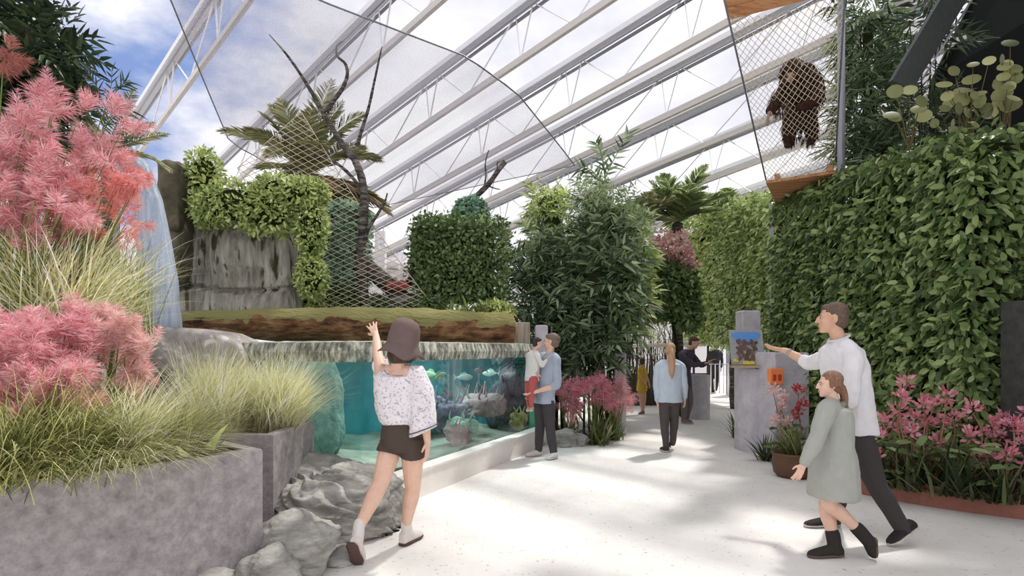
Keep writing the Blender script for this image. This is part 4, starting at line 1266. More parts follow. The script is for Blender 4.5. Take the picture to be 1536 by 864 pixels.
for k, (lab, px, d, n, L, W, m) in enumerate(gl):
    p = at(px, 600, d); p[2] = .74
    grass_clump('ornamental_grass', lab, p, n, L, W, m, 310 + k, lean=(.05, .85), bend=(.7, 1.5), group='grasses in the long planter', spread=.055, az=(-.25, 1.25))
g2 = [('cream grass mound in the square planter, the taller left one', 315, 4.8, 2400, .86, .0075, -.0), ('cream grass mound in the square planter, leaning over the tank side', 405, 5.05, 2400, .80, .0075, .0)]
for k, (lab, px, d, n, L, W, _) in enumerate(g2):
    p = at(px, 640, d); p[2] = .76
    grass_clump('ornamental_grass', lab, p, n, L, W, G['grass'], 320 + k, lean=(.0, .8), bend=(.35, 1.1), group='grasses in the square planter', spread=.085, az=(-.2, 1.3))
p = at(292, 690, 3.7); p[2] = .74
grass_clump('broad_leaf_plant', 'single pale broad-leaved plant at the planter corner', p, 12, .44, .10, G['lime'], 330, lean=(.3, .9), bend=(.2, .7), cat='plant', spread=.02)

# ------------------------------------------------------------------ dark tree and sprigs, upper left
d = 5.9
spray_plant('broadleaf_tree', 'dark leafy tree filling the upper left corner', [blob(10, 60, d, 85, 75, 260), blob(40, 150, d, 55, 60, 150), blob(-10, 170, d, 60, 60, 80)], G['dark'], 341, [at(10, 0, d)[0], d, 1.3], llen=.17, lwid=.045, slen=.34, cat='tree', stems=3)
root = plant('bamboo_sprig', 'thin bamboo sprig against the blue sky patch', at(140, 300, 5.7), None, 'plant')
mb, ms = MB(), MB(); g = rng_(343)
for pts in ([(120, 330), (140, 250), (155, 190), (165, 150), (168, 108)], [(158, 180), (146, 165), (130, 152)], [(164, 150), (180, 130), (190, 122)], [(150, 205), (168, 178), (196, 166)], [(160, 165), (145, 130), (134, 112)], [(140, 240), (120, 205), (110, 190)], [(140, 240), (165, 215), (185, 205)]):
    P, _ = smooth_path(np.array([at(x, y, 5.7) for x, y in pts]), np.ones(len(pts)), 5); tube(ms, P, np.linspace(.008, .003, len(P)), n=4)
    for i in range(len(P) // 3, len(P)):
        t = nrm(P[min(i + 1, len(P) - 1)] - P[i - 1])
        for sg in (1, -1):
            leaves(mb, [P[i]], [t * .7 + nrm(np.cross(t, [0, -1, 0])) * sg * .7 + g.normal(size=3) * .25], .15 * g.uniform(.7, 1.2), .02, up=[[0, -1, .4]], prof='lance', droop=.15)
ms.build('stem', M['stem'], root); mb.build('foliage', G['dark'], root)
g = rng_(345)
c = at(160, 235, 6.3); palm('small low palm tuft left of the waterfall head', [c[0], 6.3, 1.3], c, 9, .75, G['palm'], 346, trunk_r=.05, elev=(.1, 1.2), bend=(.4, 1.1), llen=.2, lwid=.02, nl=22)

# ------------------------------------------------------------------ centre flower bed
g = rng_(401)
for k, (lab, cx, cy, rx, ry, d, bx) in enumerate([('deep pink plume clump closest to the father in the path-side bed', 858, 600, 26, 22, 9.4, 855), ('bright pink plume clump in the middle of the path-side bed', 895, 595, 30, 22, 9.5, 893), ('paler pink plume clump by the concrete post of the path-side bed', 925, 598, 16, 24, 9.7, 922)]):
    b = b0(bx, d + .1)
    plume_plant('pink_plume_plant', lab, b, heads_px(rng_(402 + k), 24, cx, cy, rx, ry, d, .25), [G['rose'], G['rose'], G['pink']][k], 410 + k, L=.26, W=.12, group='pink plumes in the path-side bed', nfil=60, leafmat_=G['straps'])
grass_clump('yucca', 'spiky yucca at the front of the path-side bed', b0(898, 9.35), 80, .58, .05, G['yucca'], 420, lean=(.1, 1.2), bend=(.0, .5), cat='plant')
grass_clump('yucca', 'low dark spiky plant behind the father', b0(848, 9.9), 40, .5, .045, G['straps'], 421, lean=(.2, 1.2), bend=(.1, .6), cat='plant')
for k, (lab, px, d, r) in enumerate([('rounded grey stone edging the path-side bed behind the father', 848, 9.2, .24), ('small dark stone at the father\'s heel by the curb', 806, 9.15, .13), ('grey stone between the father and the yucca', 868, 9.25, .17)]):
    mb = MB(); rock(mb, b0(px, d, .06), (r, r * .8, r * .85), seed=430 + k, sub=4, flat_bottom=0); tag(mb.build('bed_stone', M['rock']), lab, 'rock', 'bed stones')

# ------------------------------------------------------------------ right flower bed
edge = [at(1268, 738, 0)] if False else None
E = [(3.62, 7.6), (3.52, 6.9), (3.55, 6.35), (3.95, 5.75), (4.45, 5.32), (4.62, 5.2)]
bed = thing('flower_bed', 'dark soil flower bed with a red-brown edging along the hedge', 'flower bed', (4.2, 6.4, 0))
mb = MB(); prism(mb, [e for e in E] + [(4.66, 5.44), (4.5, 5.95), (4.5, 7.6)], 0, .13); mb.build('soil_fill', M['soil'], bed, smooth=False)
mb = MB(); Ep, _ = smooth_path(np.c_[np.array(E), np.zeros(len(E))], np.ones(len(E)), 5); wallstrip(mb, Ep[:, :2], .06, 0, .2, side=-1); mb.build('edging', M['brownedge'], bed, smooth=False)


def cluster_flower(label, base, tips, seed, mat=None, group='pink flowers in the hedge-side bed', dim=1.0):
    g = rng_(seed); root = plant('pink_flower_plant', label, base, group, 'flower'); ms, mf, ml = MB(), MB(), MB(); base = V3(base)
    for t in tips:
        t = V3(t); mid = base * .45 + t * .55 + [g.normal() * .07, g.normal() * .04, .12]
        tube(ms, [base + [g.normal() * .05, g.normal() * .05, 0], mid, t], [.010, .008, .005], n=5, sub=5)
        n = 38; a = rand_dirs(g, n); q = t + a * g.uniform(.1, 1, n)[:, None] * np.array([.065, .065, .09]) * dim + [0, 0, .04]
        leaves(mf, q, a + [0, 0, .6], .055 * dim, .028 * dim, up=rand_dirs(g, n), prof='oval')
    for k in range(26):
        q = base + [g.normal() * .16, g.normal() * .12, g.uniform(.12, .5)]
        leaves(ml, [q], [[g.normal(), g.normal() * .6 - .4, .1]], .17, .07, up=[[0, -.4, 1]], prof='oval', droop=.2)
        tube(ms, [base, q], [.005, .003], n=3, caps=False)
    ms.build('stem', plain('pinkish_stem', srgb(150, 110, 88), .6), root); mf.build('blossom', mat or G['flower'], root); ml.build('foliage', G['green'], root)


fl_ = [('pink flower plant rising directly behind the man in white', 1335, 5.95, [(1318, 660), (1325, 640), (1345, 622), (1312, 690), (1352, 645)]),
       ('tallest pink flower plant in the hedge-side bed', 1368, 5.85, [(1358, 578), (1375, 632), (1352, 600), (1385, 612), (1392, 640), (1366, 655)]),
       ('dense pink flower plant in the middle of the hedge-side bed', 1400, 5.8, [(1400, 615), (1412, 640), (1420, 600), (1405, 668), (1390, 700), (1430, 632)]),
       ('low pink flower plant near the dark pillar', 1468, 5.6, [(1488, 645), (1505, 632), (1478, 690), (1455, 660), (1500, 660), (1460, 620)]),
       ('dim pink flower plant at the right frame edge', 1512, 5.3, [(1520, 640), (1530, 670), (1512, 690), (1535, 650), (1545, 625)])]
for k, (lab, px, d, tips) in enumerate(fl_):
    cluster_flower(lab, b0(px, d, .13), [at(x, y, d + .1 * math.sin(i * 2)) for i, (x, y) in enumerate(tips)], 440 + k)
st = [('dark strappy clump behind the legs of the man in white', 1335, 5.95, 90, .5), ('dark strappy clump under the tallest pink flowers', 1378, 5.75, 90, .5), ('upright spiky clump in the hedge-side bed front', 1438, 5.55, 100, .62), ('dark strappy clump by the dark pillar', 1496, 5.35, 90, .5)]
for k, (lab, px, d, n, L) in enumerate(st):
    grass_clump('strappy_plant', lab, b0(px, d, .13), n, L, .045, G['straps'], 450 + k, lean=(.1, 1.2), bend=(.1, .8), group='strappy clumps in the hedge-side bed', cat='plant')

# pot and plants by the feeding pillar
pot = thing('plant_pot', 'round brown pot at the girl\'s side below the pillar', 'pot', b0(1190, 7.0))
mb = MB(); c = V3(b0(1190, 7.0))
loft(mb, [ell_ring(c + [0, 0, z], [r, 0, 0], [0, r, 0], 28) for r, z in [(.17, 0), (.215, .05), (.235, .16), (.225, .24), (.24, .26), (.24, .285), (.215, .285), (.2, .24)]]); mb.build('pot_body', plain('brown_pot', srgb(96, 70, 52), .7), pot)
mb = MB(); loft(mb, [ell_ring(c + [0, 0, .235], [r, 0, 0], [0, r, 0], 28) for r in (.2, .02)]); mb.build('soil_fill', M['soil'], pot)
grass_clump('yucca', 'strappy green plant growing in the brown pot', V3(b0(1190, 7.0, .25)), 46, .46, .05, G['yucca'], 460, lean=(.1, 1.15), bend=(.2, .9), cat='plant', spread=.05)
grass_clump('yucca', 'dark spiky plant at the foot of the feeding pillar', b0(1150, 8.0), 46, .42, .045, G['straps'], 461, lean=(.1, 1.2), bend=(.1, .7), cat='plant', spread=.04)
grass_clump('yucca', 'small spiky plant on the path edge past the feeding pillar', b0(1106, 10.0), 40, .5, .04, G['yucca'], 462, lean=(.1, .9), bend=(.1, .6), cat='plant', spread=.04)
cluster_flower('pale pink orchid sprays against the feeding pillar', b0(1185, 7.75), [at(1160, 590, 7.7), at(1172, 615, 7.7), at(1165, 635, 7.7), at(1178, 600, 7.7), at(1182, 640, 7.7)], 463, G['palepink'], None)
cluster_flower('red-bracted plant between the orchid sprays and the girl', b0(1203, 7.9), [at(1198, 590, 7.8), at(1203, 612, 7.8), at(1196, 625, 7.8)], 464, G['red'], None)
shrub('leafy_shrub', 'rounded leafy shrub behind the outstretched arm of the man', at(1200, 572, 8.5), (.26, .26, .34), 700, G['hedge'], 465, llen=.11, lwid=.07, base=b0(1200, 8.6))

# ------------------------------------------------------------------ bamboo and round-leaved plant, upper right
spray_plant('bamboo_shrub', 'dark bamboo climbing beside the netted walkway pole', [blob(1302, 60, 9.4, 22, 85, 150), blob(1306, 160, 9.3, 28, 75, 150), blob(1335, 225, 9.0, 46, 30, 80), blob(1300, 225, 9.2, 28, 30, 50)], G['deep'], 471, b0(1340, 9.75), llen=.24, lwid=.04, slen=.4, upb=.15, core=.35)
spray_plant('bamboo_shrub', 'slim dark bamboo crossing the white wall panel', [blob(1390, 60, 8.0, 26, 50, 40), blob(1378, 170, 8.0, 34, 36, 45)], G['dark'], 472, [5.75, 8.2, 0], llen=.22, lwid=.036, slen=.4, core=0)
root = plant('round_leaved_plant', 'plant with round olive leaves standing above the hedge', at(1440, 260, 6.9), None, 'plant')
mb, ms = MB(), MB(); g = rng_(480)
for cx, cy, n, rx, ry in ((1452, 130, 16, 36, 42), (1510, 100, 12, 18, 50), (1500, 140, 10, 25, 26), (1360, 155, 8, 26, 26), (1430, 170, 8, 40, 30)):
    for k in range(n):
        q = at(cx + g.uniform(-rx, rx), cy + g.uniform(-ry, ry), 6.75 + g.normal() * .12)
        b = at(cx + 4, cy + ry + 46, 6.95)
        tube(ms, [b, (b + q) / 2 + [0, 0, .05], q], [.007, .005, .003], n=4, sub=3, caps=False)
        discs(mb, [q], [[g.normal() * .45, -1.0, .35 + g.normal() * .45]], [g.uniform(.055, .10)])
ms.build('stem', plain('tan_stem', srgb(116, 104, 66), .6), root); mb.build('foliage', G['olive'], root)
# ------------------------------------------------------------------ people
SK = {'fair': stone('fair_skin', [srgb(222, 180, 158), srgb(234, 196, 174)], scale=14, bump=0, rough=.5),
      'tan': stone('tan_skin', [srgb(206, 160, 134), srgb(220, 178, 152)], scale=14, bump=0, rough=.5)}
CL = lambda name, c, var=.06, bump=.25, sc_=30, **k: stone(name, [tuple(np.array(c) * (1 - var)), tuple(np.minimum(np.array(c) * (1 + var), 1))], scale=sc_, bump=bump, bscale=sc_ * .5, bdist=.012, rough=.85, spec=.15, **k)


def remesh(o, vox, sm=3, disp=None):
    m = o.modifiers.new('Remesh', 'REMESH'); m.mode = 'VOXEL'; m.voxel_size = vox; m.use_smooth_shade = True
    if sm:
        s = o.modifiers.new('Smooth', 'SMOOTH'); s.iterations = sm; s.factor = .5
    if disp:
        tx = bpy.data.textures.get('cloth_folds') or bpy.data.textures.new('cloth_folds', 'CLOUDS'); tx.noise_scale = .13; tx.noise_depth = 2
        d = o.modifiers.new('Displace', 'DISPLACE'); d.texture = tx; d.texture_coords = 'GLOBAL'; d.strength = disp; d.mid_level = .5
    return o


def sph(mb, c, r): ellipsoid(mb, c, r, nu=12, nv=8)


def limb(mb, pts, rad, n=12, sub=4):
    tube(mb, pts, rad, n=n, sub=sub, round_caps=True)


def hand(mb, wrist, d, palm_n, size=1.0, curl=.35, spread=.22, thumb=1, bend0=0.0):
    """palm, four unequal bent fingers and a thumb from the side of the palm; d: hand direction, palm_n: out of the palm"""
    d = nrm(d); pn = nrm(V3(palm_n) - d * np.dot(d, palm_n)); s = np.cross(d, pn) * thumb     # s points to the thumb side
    w = V3(wrist); S = size
    limb(mb, [w - d * .02 * S, w + d * .02 * S], [.024 * S, .025 * S])
    for k, off in enumerate((.026, .009, -.009, -.026)):
        limb(mb, [w + d * .012 * S + s * off * .55 * S, w + d * .085 * S + s * off * S], [.0135 * S, .0115 * S], n=8, sub=2)
        L = (.040, .045, .042, .032)[k] * S; b = w + d * .088 * S + s * off * S
        fd = nrm(d + s * off / .026 * spread * .6)
        pts = [b - fd * .01 * S, b]; th = curl * .4 + bend0
        for seg, ll in enumerate((L, L * .62, L * .5)):
            dirn = fd * math.cos(th) + pn * math.sin(th); b = b + dirn * ll; pts.append(b); th += curl
        limb(mb, pts, np.array([.0098, .0098, .0088, .0080, .0066]) * S, n=8, sub=2)
    b = w + d * .028 * S + s * .024 * S; td = nrm(d * .7 + s * .75 + pn * .25)
    limb(mb, [w + d * .015 * S + s * .008 * S, b, b + td * .038 * S, b + nrm(td + d * .5 + pn * .2) * .068 * S], np.array([.015, .0135, .0105, .0085]) * S, n=8, sub=3)


def head(mb, c, fwd, up, s=1.0, ears=True):
    """c: middle of the head; about .23 m tall at s = 1"""
    f = nrm(fwd); u = nrm(V3(up) - f * np.dot(f, up)); r = np.cross(f, u); ax = np.array([r, f, u]); c = V3(c)
    P = lambda x, y, z: c + (r * x + f * y + u * z) * s
    E = lambda x, y, z, a, b, h: ellipsoid(mb, P(x, y, z), np.array([a, b, h]) * s, axes=ax, nu=14, nv=9)
    E(0, -.012, .035, .076, .094, .084); E(0, .022, -.03, .062, .072, .078); E(0, .045, -.068, .046, .045, .042)
    E(0, .068, -.092, .024, .022, .019)                       # chin
    E(0, .078, .022, .050, .018, .014)                        # brow
    E(0, .096, -.010, .011, .018, .026); E(0, .109, -.026, .014, .014, .011)   # nose
    E(.034, .066, -.022, .022, .020, .02); E(-.034, .066, -.022, .022, .020, .02)
    E(0, .088, -.055, .022, .010, .006); E(0, .086, -.064, .018, .010, .007)   # lips
    if ears:
        for q in (-1, 1): E(.076 * q, -.008, -.006, .010, .020, .032)
    return P, ax


def face_parts(root, P, ax, s, skin_lip):
    mb = MB()
    for q in (-1, 1): ellipsoid(mb, P(.031 * q, .078, .005), np.array([.0125, .0095, .0062]) * s, axes=ax)
    e = mb.build('eyes', plain('eye_white', srgb(206, 194, 186), .3), root)
    mb = MB()
    for q in (-1, 1): ellipsoid(mb, P(.031 * q, .0865, .005), np.array([.006, .004, .006]) * s, axes=ax)
    mb.build('pupils', plain('dark_pupil', srgb(40, 30, 24), .2), e)
    mb = MB()
    for q in (-1, 1): tube(mb, [P(.016 * q, .095, .022), P(.032 * q, .093, .029), P(.05 * q, .08, .022)], [.003 * s, .004 * s, .002 * s], n=5, sub=3)
    mb.build('eyebrows', M['hair_brown'], root)
    mb = MB(); ellipsoid(mb, P(0, .0935, -.0595), np.array([.021, .008, .007]) * s, axes=ax); mb.build('lips', skin_lip, root)


M['hair_brown'] = stone('brown_hair', [srgb(64, 50, 42), srgb(104, 84, 70)], scale=9, bump=.6, bscale=40, rough=.55, stretch=(6, 6, .8))
M['hair_dark'] = stone('dark_hair', [srgb(46, 40, 38), srgb(80, 70, 66)], scale=9, bump=.6, bscale=40, rough=.55, stretch=(6, 6, .8))
M['hair_auburn'] = stone('auburn_hair', [srgb(118, 84, 66), srgb(166, 126, 102)], scale=9, bump=.7, bscale=30, rough=.5, stretch=(6, 6, .8))
M['hair_blond'] = stone('blond_hair', [srgb(178, 136, 102), srgb(216, 180, 142)], scale=9, bump=.7, bscale=30, rough=.5, stretch=(8, 8, .7))
M['lip'] = plain('lip_skin', srgb(196, 124, 112), .45)


def torso_rings(secs, R, Fw):
    """secs: list of (centre, half width, half depth)"""
    return [ell_ring(c, V3(R) * w, V3(Fw) * dp, 22, .85) for c, w, dp in secs]


def shoe(mb, heel, toe, up, w=.045, h=.07, sole=None):
    heel, toe = V3(heel), V3(toe); d = nrm(toe - heel); L = np.linalg.norm(toe - heel); u = nrm(V3(up) - d * np.dot(d, up)); s = np.cross(d, u)
    sec = [(-.02, .55, .6), (.06, .85, 1.0), (.25, .92, 1.0), (.5, .98, .78), (.75, 1.06, .56), (.92, .82, .42), (1.0, .4, .26)]
    loft(mb, [ell_ring(heel + d * L * t + u * h * hh * .5, s * w * ww, u * h * hh * .5, 16, .8) for t, ww, hh in sec])
    if sole is not None:
        loft(sole, [ell_ring(heel + d * L * t + u * .004, s * w * ww * 1.06, u * .011, 14, .7) for t, ww, hh in sec])


def mid(a, b, t=.5): return V3(a) * (1 - t) + V3(b) * t


# ---- the woman with the sun hat, reaching up to the glass
def woman_hat():
    J = lambda x, y, d: at(x, y, d)
    root = thing('person', 'person in a floppy taupe hat and patterned blouse reaching up towards the log', 'person', [J(580, 600, 4.42)[0], 4.42, 0])
    Fw = nrm([-.22, 1, 0]); R = nrm([1, .22, 0]); U = np.array([0, 0, 1.0])
    hc = J(603, 518, 4.42); nk = J(597, 550, 4.42); ch = J(598, 585, 4.43); ws = J(602, 628, 4.42); pv = J(603, 655, 4.42)
    sL, sR = J(574, 566, 4.46), J(628, 566, 4.38)
    eL, wL = J(567, 532, 4.66), J(564, 503, 4.84)
    eR, wR = J(636, 616, 4.36), J(641, 660, 4.31)
    hL, hR = J(588, 666, 4.44), J(619, 666, 4.40)
    kL, aL = J(570, 727, 4.36), J(539, 790, 4.20)
    kR, aR = J(619, 733, 4.52), J(609, 788, 4.56)
    b = MB()
    P, ax = head(b, hc, [-.12, .98, .12], U, .98)
    limb(b, [hc - [0, .02, .05], nk, mid(nk, ch, .45)], [.052, .054, .07])
    loft(b, torso_rings([(mid(nk, ch, .2), .07, .06), (mid(nk, ch, .4), .145, .085), (ch, .15, .10), (ws, .118, .085), (pv + [0, 0, .04], .135, .095), (pv - [0, 0, .04], .13, .09), (pv - [0, 0, .06], .08, .07)], R, Fw))
    limb(b, [sL, mid(sL, eL), eL, mid(eL, wL), wL], [.056, .047, .039, .037, .026]); limb(b, [mid(sL, nk, .5), sL], [.06, .058])
    limb(b, [sR, mid(sR, eR), eR, mid(eR, wR), wR], [.056, .046, .038, .036, .026]); limb(b, [mid(sR, nk, .5), sR], [.06, .058])
    hand(b, wL, nrm(J(555, 480, 4.96) - wL), [-.1, 1, .1], .95, curl=.12, spread=.5, thumb=1)
    hand(b, wR, nrm(J(641, 690, 4.30) - wR), [-1, .2, 0], .95, curl=.35, thumb=-1)
    for h, k, a in ((hL, kL, aL), (hR, kR, aR)):
        limb(b, [h, mid(h, k, .35), mid(h, k, .8), k, mid(k, a, .3), mid(k, a, .7), a], [.08, .082, .066, .059, .061, .045, .037])
    limb(b, [aL, J(536, 812, 4.18), J(532, 834, 4.22)], [.036, .036, .026]); limb(b, [aR, J(612, 800, 4.58), J(622, 806, 4.72)], [.036, .040, .03])
    remesh(b.build('body', SK['fair'], root), .0055, 4)
    # blouse: boxy, wide right sleeve
    t = MB()
    loft(t, torso_rings([(mid(nk, ch, .40), .172, .112), (ch, .182, .13), (mid(ch, ws, .5) + [-.01, 0, 0], .175, .128), (ws + [.01, 0, -.01], .168, .125), (ws + [.015, 0, -.035], .155, .12)], R, Fw))
    loft(t, [ell_ring(mid(nk, ch, .22) + U * .012, R * .098, Fw * .078 + U * .042, 22), ell_ring(mid(nk, ch, .30), R * .145, Fw * .098 + U * .02, 22), ell_ring(mid(nk, ch, .5), R * .176, Fw * .118, 22)])
    loft(t, [ell_ring(p, V3(a), V3(bb), 18) for p, a, bb in [
        (mid(sR, nk, .45), [.02, 0, .07], [0, .075, 0]), (sR + [-.005, 0, 0], [.035, 0, .085], [0, .085, 0]),
        (mid(sR, eR, .4), [.085, 0, .03], [0, .095, 0]), (J(634, 612, 4.36), [.092, 0, .03], [0, .105, 0]), (J(635, 648, 4.35), [.100, 0, .038], [0, .12, 0])]])
    loft(t, [ell_ring(p, V3(a), V3(bb), 18) for p, a, bb in [
        (mid(sL, nk, .45), [.02, 0, .07], [0, .075, 0]), (sL, [.065, 0, .04], [0, .075, .02]), (mid(sL, eL, .35), [.066, 0, 0], [0, .03, .05]), (mid(sL, eL, .62), [.070, 0, 0], [0, .04, .06])]])
    bl = remesh(t.build('blouse', stone('white_lace_blouse', [srgb(224, 218, 222), srgb(240, 236, 240)], scale=9, bump=.6, bscale=9, bdist=.02, rough=.85, spots=(60, srgb(186, 178, 184), .55), spec=.15), root), .007, 3, .022)
    q = J(635, 643, 4.35); t = MB(); pts = ell_ring(q, [.103, 0, .037], [0, .123, 0], 24); tube(t, np.vstack([pts, pts[:1]]), .0045, n=5); t.build('sleeve_stripe', plain('dark_trim', srgb(84, 76, 80)), bl)
    nkp = ell_ring(mid(nk, ch, .22) + U * .016, R * .099, Fw * .079 + U * .042, 24); t = MB(); tube(t, np.vstack([nkp, nkp[:1]]), .004, n=5); t.build('neck_trim', plain('grey_trim', srgb(150, 142, 146)), bl)
    # shorts
    t = MB()
    loft(t, torso_rings([(ws + [0, 0, -.0], .130, .10), (pv + [0, 0, .06], .150, .115), (pv, .156, .12), (pv - [0, 0, .06], .150, .115), (pv - [0, 0, .105], .10, .10)], R, Fw))
    for h, k in ((hL, kL), (hR, kR)):
        tube(t, [h + [0, 0, .04], h, mid(h, k, .12), mid(h, k, .24)], [.088, .094, .099, .1], n=16)
    remesh(t.build('shorts', CL('dark_taupe_cloth', srgb(84, 72, 66)), root), .007, 3)
    # hat: soft crown leaning back, drooping brim
    t = MB(); hu = nrm([.24, -.16, 1.0]); hs, hf, _ = frame_from(hu); hcn = hc + hu * .02
    prof = [(.0, .182), (.045, .178), (.080, .158), (.098, .118), (.104, .06), (.106, .0), (.116, -.030), (.138, -.060), (.150, -.076), (.146, -.079), (.11, -.04), (.099, .0), (.096, .06), (.09, .11)]
    rings = []
    for r, z in prof:
        ang = np.arange(32) * 2 * PI / 32
        rr = max(r, .004) * 1.1 * (1 + (.10 * np.sin(ang * 3 + 1) + .06 * np.sin(ang * 5)) * (1 if z < -.02 else .15))
        zz = z + (.018 * np.sin(ang * 4 + 2) if z < -.02 else 0)
        rings.append(hcn + np.outer(rr * np.cos(ang), hs) * .92 + np.outer(rr * np.sin(ang), hf) * 1.06 + np.outer(zz * np.ones(32), hu))
    loft(t, rings, caps=False); hat = t.build('hat', CL('taupe_felt', srgb(112, 96, 92), bump=.35, sc_=14), root)
    t = MB(); bnd = hcn + hu * .008; p = [bnd + hs * math.cos(a) * .099 + hf * math.sin(a) * .114 for a in np.linspace(0, 2 * PI, 30)]; tube(t, p, .008, n=6); t.build('hat_band', plain('dark_taupe_band', srgb(90, 76, 74)), hat)
    t = MB(); hq = hc - [0, 0, .03]
    for k in range(9):
        a = (k - 4) * .32; o = -Fw * math.cos(a) * .085 + R * math.sin(a) * .085
        limb(t, [hq + o + [0, 0, .03], hq + o * 1.05 - [0, 0, .05], hq + o * .8 - [0, 0, .10]], [.022, .02, .008], n=7, sub=2)
    remesh(t.build('hair', M['hair_brown'], root), .006, 2, .02)
    # socks and shoes
    t = MB(); limb(t, [aL + [0, 0, .02], J(536, 810, 4.18), J(533, 830, 4.21)], [.041, .045, .038]); remesh(t.build('sock', CL('white_sock', srgb(224, 216, 212)), root), .006, 2)
    t = MB(); limb(t, [aR + [0, 0, .02], J(611, 800, 4.575)], [.041, .048]); remesh(t.build('sock', CL('white_sock', srgb(224, 216, 212)), root), .006, 2)
    SH, SO = CL('pale_canvas', srgb(226, 216, 210)), plain('brown_sole', srgb(88, 66, 58), .7)
    t, so = MB(), MB(); shoe(t, J(529, 814, 4.10), J(541, 846, 4.19), [.1, .9, .5], w=.044, h=.085); loft(so, [ell_ring(mid(J(526, 814, 4.07), J(538, 848, 4.15), q), V3([.044, .01, 0]) * ww, V3([0, -.012, .006]), 14) for q, ww in [(0, .5), (.15, .9), (.5, .85), (.8, 1.05), (1, .6)]])
    s_ = remesh(t.build('shoe', SH, root), .006, 2); so.build('sole', SO, s_)
    t, so = MB(), MB(); he = J(603, 817, 4.53); he[2] = .012; to = J(631, 806, 4.78); to[2] = .012
    shoe(t, he, to, U, w=.047, h=.10, sole=so); s_ = remesh(t.build('shoe', SH, root), .006, 2); so.build('sole', SO, s_)
    return root


woman_hat()


